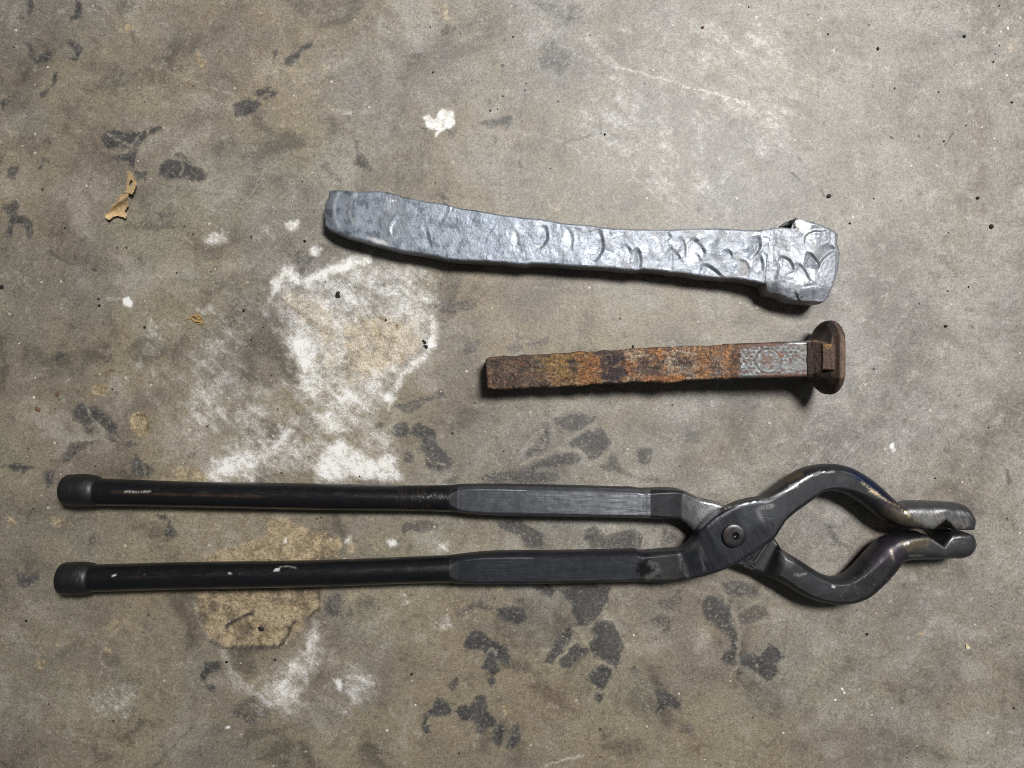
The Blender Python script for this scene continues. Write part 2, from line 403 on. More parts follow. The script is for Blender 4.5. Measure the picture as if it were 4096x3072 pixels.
# soft white bloom (lime salts): tile, strength, softness px, outline
WHITE = [
 ('D', .26, 90, [(880,380),(1300,300),(1740,250),(1850,150),(2212,80),(2212,1500),(1300,1490),(1350,1330),(1200,1250),(1060,1090),(930,980),(870,800),(850,600)]),
 ('D', .52, 90, [(1720,240),(1850,110),(1960,170),(2212,50),(2700,90),(2830,220),(2840,440),(2700,680),(2560,820),(2500,1000),(2420,1150),(2212,1200),(1900,1040),(1820,800),(1820,500)]),
 ('D', .40, 90, [(1400,1050),(1650,850),(1850,700),(1950,1000),(2100,1200),(2600,1100),(2560,1490),(1320,1500),(1340,1350)]),
 ('D', .92, 34, [(1735,330),(1760,190),(1850,112),(1900,130),(1950,180),(2000,170),(2100,105),(2260,50),(2400,20),(2400,90),(2250,140),(2120,180),(2000,235),(1930,240),(1860,200),(1800,270)]),
 ('D', .85, 60, [(1850,560),(1920,480),(2010,520),(2060,640),(2060,760),(2110,900),(2080,1010),(1960,990),(1920,880),(1890,740)]),
 ('D', .70, 60, [(2000,300),(2150,260),(2200,420),(2100,560),(1990,470)]),
 ('D', .85, 95, [(1350,1500),(1380,1350),(1500,1320),(1640,1300),(1740,1240),(1850,1150),(1960,1040),(2040,1060),(1960,1120),(1850,1270),(1720,1400),(1600,1500)]),
 ('D', .75, 50, [(1930,980),(2050,1040),(2120,1000),(2230,1040),(2260,1180),(2100,1200),(2040,1120)]),
 ('D', .95, 50, [(2030,1420),(2090,1290),(2230,1220),(2420,1330),(2560,1330),(2600,1490),(2050,1500)]),
 ('D', 1, 10, [(795,315),(830,295),(862,330),(855,372),(800,355)]), ('D', .5, 22, [(680,310),(760,295),(790,320),(700,335)]),
 ('D', .6, 36, [(1260,395),(1380,335),(1400,430),(1310,420)]), ('D', .45, 40, [(940,150),(1080,150),(1080,190),(960,190)]),
 ('D', .45, 40, [(880,640),(960,620),(960,760),(880,820),(850,720)]), ('D', .35, 40, [(930,860),(1000,900),(980,1000),(930,960)]),
 ('H', .80, 34, [(420,490),(550,390),(628,250),(618,120),(580,100),(580,240),(510,360),(390,450),(330,540),(270,640),(310,720),(370,590)]),
 ('H', .75, 40, [(30,50),(130,60),(140,190),(60,160)]), ('H', .70, 40, [(330,110),(440,140),(450,230),(370,270)]),
 ('A', .8, 20, [(1846,1440),(1940,1415),(1935,1495),(1870,1505)]), ('A', .55, 30, [(1290,1540),(1440,1480),(1480,1560),(1340,1600)]),
 ('A', .8, 20, [(2010,1600),(2085,1605),(2065,1658),(2000,1658)]), ('A', .4, 40, [(1700,1450),(1800,1420),(1780,1560),(1700,1520)]),
 ('A', .3, 40, [(1020,1290),(1140,1280),(1150,1360),(1040,1340)]), ('A', .35, 40, [(780,740),(880,740),(880,810),(790,810)]),
 ('B', 1, 9, [(522,760),(560,738),(600,765),(650,698),(722,706),(750,792),(702,834),(645,852),(622,896),(602,884),(618,834),(548,824)]),
 ('B', .6, 16, [(0,730),(60,725),(70,745),(10,755)]), ('B', .5, 16, [(50,800),(85,800),(80,822),(50,822)]),
 ('E', .58, 110, [(1440,890),(1500,900),(1480,1000),(1530,1100),(1620,1150),(1700,1060),(1850,960),(1950,940),(2000,780),(2060,720),(2100,830),(2060,960),(1960,1100),(1980,1250),(1850,1330),(1700,1260),(1550,1150),(1460,1050)]),
 ('E', .72, 40, [(1990,800),(2050,730),(2080,820),(2030,900),(1950,950),(1970,880)]), ('E', .6, 40, [(1850,975),(1930,950),(1900,1010),(1780,1090),(1730,1080)]),
 ('E', .8, 14, [(2150,1080),(2212,1085),(2212,1165),(2170,1135)]), ('E', 1, 5, [(1460,1385),(1490,1382),(1488,1398),(1462,1400)]),
 ('E', 1, 8, [(1832,165),(1850,160),(1862,195),(1832,205)]), ('E', .4, 50, [(520,1180),(780,1080),(900,1140),(850,1340),(600,1340)]),
 ('E', .55, 50, [(1700,1180),(1850,1130),(1960,1200),(1880,1320),(1740,1280)]), ('E', .5, 40, [(1450,900),(1490,900),(1500,1010),(1560,1090),(1520,1100),(1460,1010)]), ('F', .42, 80, [(0,960),(100,940),(180,1020),(240,1100),(220,1200),(80,1320),(0,1350)]), ('F', .8, 26, [(300,180),(360,160),(370,220),(310,235)]),
 ('F', .6, 36, [(590,190),(690,190),(700,260),(600,260)]), ('F', .55, 40, [(560,680),(700,650),(720,760),(600,770)]),
 ('F', .8, 20, [(10,170),(65,165),(60,205),(15,205)]), ('F', .6, 26, [(390,530),(440,520),(450,590),(400,600)]),
 ('I', .9, 9, [(1335,1265),(1365,1255),(1378,1300),(1355,1312)]), ('I', .6, 6, [(1445,838),(1478,838),(1470,848),(1445,846)]),
 ('C', .25, 90, [(0,100),(600,100),(900,500),(700,1000),(300,1300),(0,1300)]), ('B', .25, 90, [(1550,150),(2212,60),(2212,1350),(1700,1300),(1500,900)]),
]
TAN = [
 ('E', .95, 30, [(1240,310),(1400,265),(1600,200),(1720,150),(1730,30),(1860,40),(1970,110),(2090,105),(2212,160),(2212,320),(1240,335)]),
 ('E', .85, 34, [(1245,500),(1250,560),(1270,650),(1290,730),(1360,835),(1440,895),(1530,895),(1640,890),(1800,880),(1870,830),(1960,750),(2070,640),(2095,500)]),
 ('F', .5, 50, [(0,150),(200,150),(300,260),(0,300)]), ('F', .45, 40, [(0,500),(200,510),(220,560),(100,600),(0,570)]),
 ('D', .8, 40, [(1060,1450),(1250,1400),(1340,1495),(1050,1495)]), ('D', .6, 60, [(1780,280),(1980,260),(2150,350),(2212,500),(2212,900),(2080,800),(2100,600),(1950,480)]),
 ('H', .8, 60, [(0,120),(250,80),(480,150),(520,260),(400,420),(200,500),(0,560)]),
 ('E', .75, 26, [(10,30),(80,30),(115,75),(50,95)]), ('E', .8, 22, [(325,40),(390,15),(440,50),(495,90),(400,120),(330,90)]),
 ('E', .9, 10, [(235,960),(290,955),(298,1010),(240,1012)]), ('E', .5, 30, [(1320,80),(1400,75),(1420,120),(1340,125)]), ('E', .8, 10, [(345,865),(375,845),(392,865),(360,880)]),
 ('E', .5, 26, [(690,700),(800,690),(920,720),(940,780),(800,760),(720,800)]), ('E', .5, 26, [(640,870),(720,850),(740,960),(650,960)]),
 ('E', .6, 26, [(1010,290),(1050,285),(1050,310),(1010,310)]),
 ('F', .85, 9, [(1030,1245),(1058,1250),(1082,1300),(1075,1330),(1045,1300)]), ('F', .7, 10, [(945,1565),(970,1570),(1000,1645),(975,1640)]),
 ('F', .65, 14, [(665,1150),(710,1150),(700,1195),(680,1190)]), ('F', .7, 14, [(1010,480),(1045,480),(1040,520),(1012,515)]), ('F', .6, 14, [(900,210),(925,215),(925,260),(905,250)]),
 ('F', .5, 30, [(50,500),(200,500),(200,560),(60,560)]),
 ('A', .95, 7, [(1275,340),(1292,340),(1298,380),(1338,400),(1325,442),(1292,436),(1280,380)]), ('A', .95, 10, [(808,160),(858,155),(860,192),(815,200)]),
 ('A', .45, 20, [(755,150),(800,145),(790,215),(750,205)]), ('A', .4, 20, [(355,150),(390,145),(385,200),(355,205)]),
 ('A', .4, 60, [(0,870),(100,880),(130,1000),(0,1020)]), ('A', .25, 80, [(1600,400),(2212,380),(2212,1000),(1700,1100)]),
 ('B', .35, 40, [(560,20),(760,20),(820,110),(700,150),(600,110)]), ('B', .4, 18, [(700,1040),(760,1040),(750,1085),(710,1080)]),
 ('B', .5, 14, [(985,1165),(1030,1165),(1025,1200),(990,1200)]), ('B', .3, 60, [(1180,1180),(1480,1300),(1450,1450),(1250,1380)]),
 ('G', .9, 5, [(1488,800),(1540,782),(1592,772),(1560,798),(1500,808)]), ('G', .5, 12, [(2150,580),(2200,580),(2200,620),(2150,610)]),
 ('C', .4, 50, [(1560,1040),(1750,1020),(1740,1110),(1580,1110)]), ('C', .35, 60, [(2060,0),(2212,0),(2212,500),(2100,450)]),
 ('D', .3, 40, [(60,1160),(110,1170),(100,1240),(60,1230)]),
]
RINGS = [('D', 905, 1128, 58, 78, 1.4), ('D', 650, 910, 44, 36, .7), ('E', 265, 985, 18, 20, .8), ('B', 215, 0, 0, 0, 0)]
# pale hairline scratches and web lines: tile, strength, width px, points
LINES = [
 ('C', .9, 3.0, [(0,555),(210,605),(400,665)]), ('B', .7, 3.0, [(1780,435),(1960,480),(2212,545)]), ('C', .45, 2.6, [(150,230),(400,340),(700,450),(1010,575)]),
 ('C', .45, 2.4, [(340,20),(700,150)]), ('C', .45, 2.4, [(0,865),(80,760)]), ('B', .4, 4, [(1120,845),(1350,890),(1500,950),(1600,1030)]),
 ('B', .55, 4, [(1820,950),(1900,1110)]), ('B', .35, 3, [(1860,1000),(1950,950)]), ('B', .4, 3, [(1540,100),(1600,50)]),
 ('A', .4, 2.6, [(960,420),(1140,480),(1300,545),(1560,630)]), ('A', .6, 3, [(830,70),(880,40),(915,15)]), ('A', .4, 2, [(1130,440),(1200,520)]),
 ('G', .85, 7, [(2025,705),(2120,730),(2212,755)]), ('G', .5, 2.4, [(1460,812),(1500,800)]), ('G', .3, 2, [(450,725),(700,690)]),
 ('F', .75, 4, [(1320,1645),(1440,1605),(1560,1575)]), ('F', .35, 5, [(300,1040),(440,1180)]), ('F', .3, 5, [(340,950),(360,1060)]),
 ('E', .7, 10, [(800,720),(740,770),(650,900),(640,960),(700,1020),(715,1100),(640,1220),(650,1330),(620,1390)]),
 ('E', .65, 7, [(960,800),(990,900),(1010,1000),(1050,1100),(1000,1190),(1040,1240)]), ('E', .6, 7, [(520,1480),(580,1490),(575,1600),(560,1650)]),
 ('E', .5, 9, [(800,720),(900,720),(950,790),(1060,760)]), ('E', .45, 7, [(1040,1060),(1120,1060),(1190,1080)]),
 ('D', .75, 16, [(1060,1090),(1130,1160),(1220,1230),(1330,1290),(1430,1320)]), ('D', .6, 8, [(1200,1110),(1222,1160),(1210,1205)]),
 ('D', .5, 9, [(1090,630),(1150,550),(1190,470)]), ('D', .4, 7, [(860,690),(870,800),(940,880)]), ('D', .3, 5, [(1240,930),(1250,1010)]), ('D', .35, 5, [(1490,930),(1490,1030)]),
 ('F', .9, 9, [(1400,965),(1450,905),(1510,835)]), ('F', .85, 7, [(1500,745),(1560,800),(1600,870)]), ('F', .8, 7, [(1660,965),(1720,985),(1760,1005)]),
 ('F', .8, 6, [(1720,600),(1660,690),(1610,740)]), ('H', .7, 9, [(1450,910),(1540,850),(1640,800)]), ('H', .7, 9, [(1180,1060),(1330,990),(1440,960),(1560,990),(1640,1070)]),
 ('H', .6, 8, [(1340,780),(1370,840),(1360,930)]), ('H', .5, 6, [(1800,1050),(1900,1110),(1990,1160)]), ('H', .5, 6, [(1690,1060),(1760,950)]),
 ('H', .45, 7, [(520,1030),(600,1040),(660,1080)]), ('H', .4, 5, [(560,880),(580,960)]),
 ('G', .8, 12, [(260,540),(320,620),(350,700),(370,790),(360,880),(350,980)]), ('G', .65, 9, [(350,660),(420,600),(530,560)]), ('G', .6, 8, [(30,490),(110,530),(200,540),(280,600)]),
 ('G', .7, 6, [(370,970),(340,1020),(300,1060)]), ('A', .8, 7, [(700,870),(790,920),(850,950),(930,840)]), ('A', .75, 6, [(960,835),(975,880)]),
 ('A', .7, 6, [(1140,1160),(1190,1090),(1170,1030)]), ('A', .6, 6, [(650,975),(780,985),(870,975)]), ('D', .75, 8, [(560,1020),(610,1120),(700,1180),(770,1230)]),
 ('D', .6, 7, [(920,1380),(940,1440),(950,1490)]), ('F', .8, 5, [(925,960),(970,880),(1000,930)]), ('F', .8, 5, [(735,1260),(750,1330)]),
 ('F', .3, 2.4, [(1690,560),(1710,640)]), ('H', .35, 2, [(1115,205),(1220,215)]), ('H', .3, 2, [(170,320),(215,278)]), ('C', .3, 2, [(1000,1480),(900,1600)]),
 ('I', .25, 2, [(1640,980),(1690,790)]), ('I', .3, 2, [(1540,1420),(1640,1290)]), ('I', .3, 2, [(1130,655),(1310,712)]), ('I', .35, 2, [(1480,462),(1530,464)]),
 ('E', .3, 3, [(540,300),(560,130)]), ('E', .4, 2.4, [(630,1090),(650,1020)]), ('E', .3, 2.4, [(575,1150),(610,1130)]),
]
# dark hairlines / smears, and painted crevice shade round the hollow
DLINES = [
 ('C', .8, 4, [(705,1120),(730,1145),(755,1165)]), ('C', .7, 6, [(895,1230),(915,1262),(935,1275)]), ('C', .8, 3, [(1705,945),(1730,900),(1755,860)]),
 ('C', .7, 5, [(742,1015),(765,1042)]), ('C', .7, 3, [(1225,540),(1240,555)]), ('C', .5, 2.4, [(1150,980),(1175,1010)]), ('C', .45, 2.4, [(935,1100),(955,1130)]),
 ('D', .6, 5, [(310,10),(420,70),(480,105)]), ('E', .45, 5, [(1000,1650),(1110,1530),(1250,1390)]), ('E', .4, 4, [(1290,1540),(1340,1430)]),
 ('B', .7, 5, [(1150,1040),(1162,1085)]), ('B', .6, 5, [(1675,775),(1678,860),(1560,890),(1480,915)]), ('B', .6, 2.4, [(1000,890),(992,925)]),
 ('I', .8, 4, [(1858,484),(1886,502)]), ('I', .7, 3, [(1842,1455),(1862,1492)]), ('I', .4, 2, [(1600,140),(1640,215)]), ('A', .6, 6, [(300,1630),(350,1658)]),
 ('G', .4, 2, [(1420,1600),(1470,1540),(1560,1520)]), ('E', .6, 2, [(180,70),(190,20),(200,0)]),
 ('E', 1, 9, [(1360,835),(1440,884),(1530,886),(1650,880),(1800,872),(1840,845)]), ('E', 1, 9, [(1455,755),(1500,715),(1560,690),(1620,660)]),  # cracks along the hollow's ledges, crevice shade painted in (next row too)
 ('E', .9, 7, [(1830,840),(1870,780),(1905,705)]), ('E', .8, 6, [(1990,690),(2060,630)]),
]
RUST = [('D', .9, 5, [(600,805),(660,795),(745,770),(740,790),(610,815)]), ('D', .4, 24, [(780,530),(850,520),(840,570),(790,570)]), ('F', .8, 5, [(205,1318),(225,1318),(222,1334),(206,1334)]),
        ('F', .3, 60, [(1100,1150),(1500,1050),(1600,1300),(1300,1450),(1100,1350)]), ('G', .3, 30, [(30,1500),(200,1480),(180,1580),(60,1600)]), ('G', .6, 8, [(895,1470),(930,1468),(925,1485),(900,1488)]),
        ('C', .3, 70, [(1850,600),(1960,700),(2000,1300),(1900,1400),(1880,1000)]), ('G', .45, 30, [(60,1480),(160,1500),(140,1600),(50,1590)])]
PITS = [('D', 905, 1128, 54, 72, .0012), ('D', 648, 910, 42, 33, .0006), ('E', 265, 985, 14, 15, .0006)]

def build_floor():
    inner_x = np.arange(-0.262, 0.2621, 0.00068)
    inner_y = np.arange(-0.202, 0.2021, 0.00068)
    def extend(a, far, n):
        k = np.linspace(0, 1, n + 1)[1:] ** 2.0
        return np.r_[(a[0] - k * (far + a[0]))[::-1], a, a[-1] + k * (far - a[-1])]
    xs = extend(inner_x, 1.5, 60); ys = extend(inner_y, 1.5, 60)
    nx, ny = len(xs), len(ys)
    X, Y = np.meshgrid(xs, ys, indexing='ij')
    PX = 2048 + X * S; PY = 1536 - Y * S
    f = {k: np.zeros((nx, ny)) for k in ('dark', 'white', 'tan', 'line', 'rust', 'dline', 'scr', 'halo')}
    Z = 0.00008 * fbm(X * 30, Y * 30, 5, 3) - 0.0001
    warpx = PX + 15 * fbm(PX / 46, PY / 46, 21, 5, .6); warpy = PY + 15 * fbm(PX / 46, PY / 46, 31, 5, .6)
    def window(pts, pad):
        pts = np.asarray(pts)
        i0 = np.searchsorted(xs, (pts[:, 0].min() - pad - 2048) / S); i1 = np.searchsorted(xs, (pts[:, 0].max() + pad - 2048) / S)
        j0 = np.searchsorted(ys, (1536 - pts[:, 1].max() - pad) / S); j1 = np.searchsorted(ys, (1536 - pts[:, 1].min() + pad) / S)
        return slice(max(i0, 0), i1 + 1), slice(max(j0, 0), j1 + 1)
    def put(key, pts, st, w, line=False, warp=True):
        sl = window(pts, w * 2 + 30)
        x = (warpx if warp else PX)[sl]; y = (warpy if warp else PY)[sl]
        if x.size == 0:
            return
        if line:
            v = np.exp(-(seg_dist(x, y, pts) / w) ** 2)
        else:
            v = np.clip(0.5 - poly_sdf(x, y, pts) / (2 * w), 0, 1)
            v = v * v * (3 - 2 * v)
        f[key][sl] = np.maximum(f[key][sl], st * v)
    for t, st, p in DARK: put('dark', T(t, p), st, 13)
    for t, st, w, p in WHITE: put('white', T(t, p), st, w * K * 1.5)
    for t, st, w, p in TAN: put('tan', T(t, p), st, w * K * 1.5)
    for t, st, w, p in RUST: put('rust', T(t, p), st, w * K)
    for t, st, w, p in LINES: put('scr' if (w < 4.5 or t in 'BC') else 'line', T(t, p), st, w * .6 + 2.8, True)
    for t, st, p in DARK: put('halo', T(t, p), st, 55)
    for t, st, w, p in DLINES: put('dline', T(t, p), st, w * .6 + 2.4, True, True)
    pit = np.zeros((nx, ny))
    for t, cx, cy, rx, ry, dep in PITS:
        (cx, cy), = T(t, [(cx, cy)]); rx *= K; ry *= K
        sl = window([(cx, cy)], 3 * max(rx, ry) + 10)
        d = np.hypot((warpx[sl] - cx) / rx, (warpy[sl] - cy) / ry)
        Z[sl] -= dep * (1 - sst(.72, 1.08, d)) * (1 + .5 * fbm(PX[sl] / 9, PY[sl] / 9, 8, 3))
        f['tan'][sl] = np.maximum(f['tan'][sl], 1.0 * (1 - sst(.95, 1.45, d)))
        pit[sl] = np.maximum(pit[sl], 1 - sst(.8, 1.1, d))
    # the spalled hollow below the lower handle: a shallow rough bowl with a broken ledge
    p = T('E', [(1245,420),(1250,560),(1275,650),(1295,730),(1365,832),(1440,888),(1530,888),(1640,883),(1800,874),(1860,826),(1960,745),(2065,640),(2090,420),(1700,300)])
    sl = window(p, 60)
    d = poly_sdf(warpx[sl] + 5 * fbm(PX[sl] / 12, PY[sl] / 12, 77, 3), warpy[sl], p)
    rough = fbm(PX[sl] / 14, PY[sl] / 14, 41, 4)
    Z[sl] -= sst(0, -7, d) * (0.0010 + 0.0003 * rough) + sst(-30, -130, d) * 0.0008
    q = T('E', [(1455,760),(1500,718),(1560,694),(1625,655),(1640,690),(1600,730),(1640,790),(1560,800),(1490,800)])
    Z[sl] -= sst(2, -9, poly_sdf(warpx[sl], warpy[sl], q)) * 0.0009
    q = T('E', [(1835,845),(1872,780),(1910,700),(1990,690),(2062,628),(2120,700),(1990,900)])
    Z[sl] += sst(0, -8, poly_sdf(warpx[sl], warpy[sl], q)) * 0.0006 * sst(0, -12, d)
    pit[sl] = np.maximum(pit[sl], .8 * sst(0, -10, d))
    pit = np.maximum(pit, .55 * sst(.3, .8, f['tan']))
    # beyond the picture the same kind of worn skin goes on
    out = sst(0, .05, np.maximum(np.abs(X) - .255, np.abs(Y) - .195))
    nz = fbm(X * 14, Y * 14, 50, 5)
    f['dark'] = np.maximum(f['dark'], out * .9 * sst(.18, .34, nz))
    f['white'] = np.maximum(f['white'], out * .7 * sst(.22, .5, fbm(X * 7, Y * 7, 60, 5)))
    f['tan'] = np.maximum(f['tan'], out * .6 * sst(.28, .5, fbm(X * 9, Y * 9, 70, 5)))
    verts = np.stack([X, Y, Z], -1).reshape(-1, 3)
    quads = grid_faces(nx, ny)[:, ::-1][:, [3, 0, 1, 2]]
    quads = grid_faces(nx, ny)[:, [0, 3, 2, 1]]
    f['pit'] = pit
    me = make_mesh('concrete_floor', verts, quads, attrs=f)
    # material
    m = NT('worn_concrete')
    n0 = m.noise(3.2, 4, .6, loc=(6, 6, 0)); n1 = m.noise(9, 6, .64); n2 = m.noise(30, 8, .68, loc=(3, 1, 0), dist=.4); n3 = m.noise(150, 7, .68, loc=(5, 2, 0))
    n4 = m.noise(620, 4, .65); n5 = m.noise(1700, 3, .6, loc=(1, 9, 0)); nrag = m.noise(300, 7, .76, loc=(2, 7, 0)); nh = m.noise(16, 5, .6, loc=(9, 4, 0))
    def zmid(n, k): return m.mul(m.addv(n, -.5), k)
    base = m.mix(m.ss(n1, .40, .60), (.245, .208, .150), (.208, .190, .154))
    base = m.mix(m.mul(m.ss(nh, .50, .62), .60), base, (.262, .238, .168))
    base = m.mix(m.mul(m.ss(nh, .49, .37), .60), base, (.176, .152, .132))
    base = m.mix(m.mul(m.ss(n2, .51, .66), .80), base, (.315, .288, .240))
    base = m.mix(m.mul(m.ss(n2, .49, .34), .85), base, (.120, .103, .082))
    base = m.mix(m.mul(m.ss(n3, .47, .30), .50), base, (.110, .096, .078))
    base = m.mix(m.mul(m.ss(n3, .55, .70), .50), base, (.355, .328, .278))
    nm = m.noise(330, 6, .75, loc=(4, 8, 0))
    base = m.mix(m.mul(m.ss(nm, .43, .32), .55), base, (.098, .086, .068))
    base = m.mix(m.mul(m.ss(nm, .58, .70), .50), base, (.37, .345, .295))
    # lighter grey, scuffed concrete over on the right-hand side (a trowel-worn zone of the slab)
    gx = m.n('ShaderNodeSeparateXYZ'); m.put(gx.inputs[0], m.coord())
    zone = m.ss(m.addv(m.addv(m.mul(gx.outputs[0], 1.0), m.mul(gx.outputs[1], .55)), m.addv(zmid(n1, .9), zmid(n0, .6))), -.12, .22)
    gcol = m.mix(m.ss(n2, .40, .60), (.235, .223, .207), (.310, .301, .288))
    gcol = m.mix(m.mul(m.ss(n3, .48, .32), .6), gcol, (.165, .155, .140))
    gcol = m.mix(m.mul(m.ss(n3, .53, .66), .6), gcol, (.42, .41, .39))
    gcol = m.mix(m.mul(m.ss(nm, .45, .34), .5), gcol, (.16, .15, .135))
    base = m.mix(m.mul(zone, .55), base, gcol)
    # fine trowel and sweeping scratches
    tw = m.noise(1.0, 4, .7, vec=m.mapping((900, 24, 1), rot=(0, 0, math.radians(38))))
    tw2 = m.noise(1.0, 4, .7, vec=m.mapping((16, 800, 1), rot=(0, 0, math.radians(22)), loc=(3, 3, 0)))
    base = m.mix(m.mul(m.mul(m.ss(tw, .54, .64), m.ss(n1, .50, .62)), m.mixf(zone, .08, .30)), base, (.44, .425, .39))
    base = m.mix(m.mul(m.mul(m.ss(tw2, .56, .66), m.ss(nh, .50, .62)), m.mixf(zone, .10, .28)), base, (.44, .425, .39))
    # dark patches with ragged speckled borders
    dk = m.addv(m.mul(m.attr('dark'), 1.25), m.addv(zmid(nrag, 3.2), m.addv(zmid(n3, 2.3), zmid(n4, 1.2))))
    dmask = m.mul(m.ss(dk, .40, .54), m.ss(m.attr('dark'), .03, .20))
    dcol = m.mix(m.ss(n3, .40, .62), (.062, .060, .058), (.112, .107, .100))
    dcol = m.mix(m.mul(m.ss(n4, .53, .66), .75), dcol, (.23, .213, .187))
    dcol = m.mix(m.mul(m.ss(n2, .52, .62), .35), dcol, (.150, .132, .108))
    strength = m.math('MINIMUM', m.addv(m.mul(m.attr('dark'), 1.0), .06), .95)
    base = m.mix(m.mul(dmask, strength), base, dcol)
    # loose dark crumbs of the same skin, thicker round the patches
    nd = m.noise(120, 9, .8, loc=(12, 5, 0)); nd2 = m.noise(170, 9, .82, loc=(2, 15, 0))
    hm = m.ss(m.addv(m.mul(m.attr('halo'), .80), zmid(nd2, 3.6)), .58, .66)
    base = m.mix(m.mul(m.mul(hm, m.ss(m.attr('halo'), .04, .3)), .72), base, (.090, .086, .081))
    base = m.mix(m.mul(m.mul(m.ss(nd, .635, .69), m.ss(n1, .42, .60)), .75), base, (.085, .081, .077))
    # tan raw mortar
    tn = m.addv(m.attr('tan'), m.addv(zmid(n3, 1.6), m.addv(zmid(n2, 1.6), zmid(nrag, .9))))
    tmask = m.mul(m.ss(tn, .22, .92), m.ss(m.attr('tan'), .0, .25))
    tcol = m.mix(m.ss(n3, .40, .60), (.225, .170, .105), (.44, .355, .23))
    tcol = m.mix(m.mul(m.ss(n2, .45, .60), .45), tcol, (.36, .30, .20))
    tcol = m.mix(m.mul(m.ss(n4, .50, .66), .28), tcol, (.48, .415, .31))
    tcol = m.mix(m.mul(m.ss(n4, .48, .36), .25), tcol, (.14, .108, .072))
    base = m.mix(m.mul(tmask, .92), base, tcol)
    # white bloom
    nw = m.noise(26, 10, .76, loc=(8, 3, 0), dist=.7); nw2 = m.noise(190, 8, .78, loc=(2, 3, 1)); nws = m.noise(1.0, 5, .7, vec=m.mapping((240, 40, 1), rot=(0, 0, math.radians(-50))))
    wf = m.attr('white')
    wv = m.addv(m.mul(wf, 1.05), m.addv(zmid(nw, 1.7), m.addv(zmid(nw2, 1.0), zmid(nws, .9))))
    wmask = m.mul(m.ss(wv, .14, 1.12), m.ss(wf, .0, .30))
    wcol = m.mix(m.ss(nw2, .40, .60), (.62, .60, .55), (.80, .79, .765))
    wcol = m.mix(m.mul(m.ss(m.addv(m.attr('tan'), zmid(nw, 1.2)), .15, .85), .55), wcol, (.58, .51, .385))
    base = m.mix(wmask, base, wcol)
    # grime settled over bloom and mortar alike
    base = m.mix(m.mul(m.ss(nm, .46, .35), m.mul(m.math('MAXIMUM', wmask, tmask), .45)), base, (.20, .175, .135))
    # hairlines
    lmask = m.mul(m.attr('line'), m.ss(m.addv(nrag, m.mul(m.attr('line'), .16)), .46, .62))
    base = m.mix(m.mul(lmask, .72), base, (.335, .300, .240))
    smask = m.mul(m.attr('scr'), m.ss(m.addv(nrag, m.mul(m.attr('scr'), .14)), .46, .60))
    base = m.mix(m.mul(smask, .70), base, (.60, .57, .51))
    base = m.mix(m.mul(m.mul(m.attr('dline'), .92), m.ss(m.addv(nrag, m.mul(m.attr('dline'), .12)), .42, .54)), base, (.055, .048, .042))
    base = m.mix(m.mul(m.attr('rust'), m.ss(nrag, .42, .56)), base, (.13, .072, .048))
    # fine web of lime along hair cracks
    wn = m.n('ShaderNodeTexNoise'); m.put(wn.inputs['Vector'], m.coord()); wn.inputs['Scale'].default_value = 45; wn.inputs['Detail'].default_value = 6; wn.inputs['Roughness'].default_value = .65
    ws = m.n('ShaderNodeVectorMath', operation='SCALE'); m.put(ws.inputs[0], wn.outputs['Color']); ws.inputs['Scale'].default_value = .05
    wa = m.n('ShaderNodeVectorMath', operation='ADD'); m.put(wa.inputs[0], m.coord()); m.put(wa.inputs[1], ws.outputs[0])
    web = m.voro(19, 'DISTANCE_TO_EDGE', vec=wa.outputs[0])['Distance']
    wl = m.mul(m.ss(web, .022, .004), m.mul(m.ss(n1, .50, .58), m.ss(nrag, .46, .60)))
    base = m.mix(m.mul(wl, .55), base, (.40, .36, .285))
    web2 = m.voro(31, 'DISTANCE_TO_EDGE', vec=wa.outputs[0])['Distance']
    wl2 = m.mul(m.ss(web2, .016, .003), m.mul(m.ss(nh, .51, .58), m.ss(nrag, .48, .58)))
    base = m.mix(m.mul(wl2, .6), base, (.085, .072, .056))
    # sand grain and specks
    base = m.mix(.58, base, m.mix(m.ss(n5, .28, .72), (.28, .28, .28), (.72, .72, .72)), 'OVERLAY')
    base = m.mix(.34, base, m.mix(m.ss(n4, .3, .7), (.28, .28, .285), (.72, .71, .69)), 'OVERLAY')
    v = m.voro(330, vec=m.mapping((1, 1, 1), loc=(.3, .1, 0)))
    sp = m.sep(v['Color'])
    rr = m.addv(m.mul(sp[1], .22), m.mul(m.addv(n5, -.5), .3))
    speck = m.mul(m.math('LESS_THAN', v['Distance'], rr), m.math('GREATER_THAN', sp[0], .90))
    base = m.mix(m.mul(m.mul(speck, sp[2]), .7), base, (.60, .55, .46))
    v2 = m.voro(240, vec=m.mapping((1, 1, 1), loc=(4, 4, 0)))
    sp2 = m.sep(v2['Color'])
    speck2 = m.mul(m.math('LESS_THAN', v2['Distance'], m.mul(sp2[1], .18)), m.math('GREATER_THAN', sp2[0], .93))
    base = m.mix(m.mul(m.mul(speck2, sp2[2]), .8), base, (.05, .045, .04))
    gm = m.n('ShaderNodeGamma'); m.put(gm.inputs[0], base); gm.inputs[1].default_value = 1.20
    base = m.mix(1.0, gm.outputs[0], (1.35, 1.37, 1.43), 'MULTIPLY')
    base = m.mix(1.0, base, (.86, .855, .84), 'DARKEN')
    rough = m.addv(m.mixf(dmask, .47, .42), m.mul(m.addv(n2, -.5), .30))
    rough = m.mixf(m.attr('pit'), rough, .85)
    hgt = m.addv(m.mul(n4, .6), m.addv(m.mul(n5, .30), m.mul(n3, 1.0)))
    nb = m.bump(hgt, m.mixf(m.attr('pit'), .22, 1.0), .0007)
    pv = m.noise(480, 5, .7, loc=(1, 1, 5))
    nb = m.bump(pv, m.mul(m.attr('pit'), 1.0), .0016, nb)
    mat = m.finish(base, rough, 0.0, .42, nb)
    o = add('concrete_floor', me, mat)
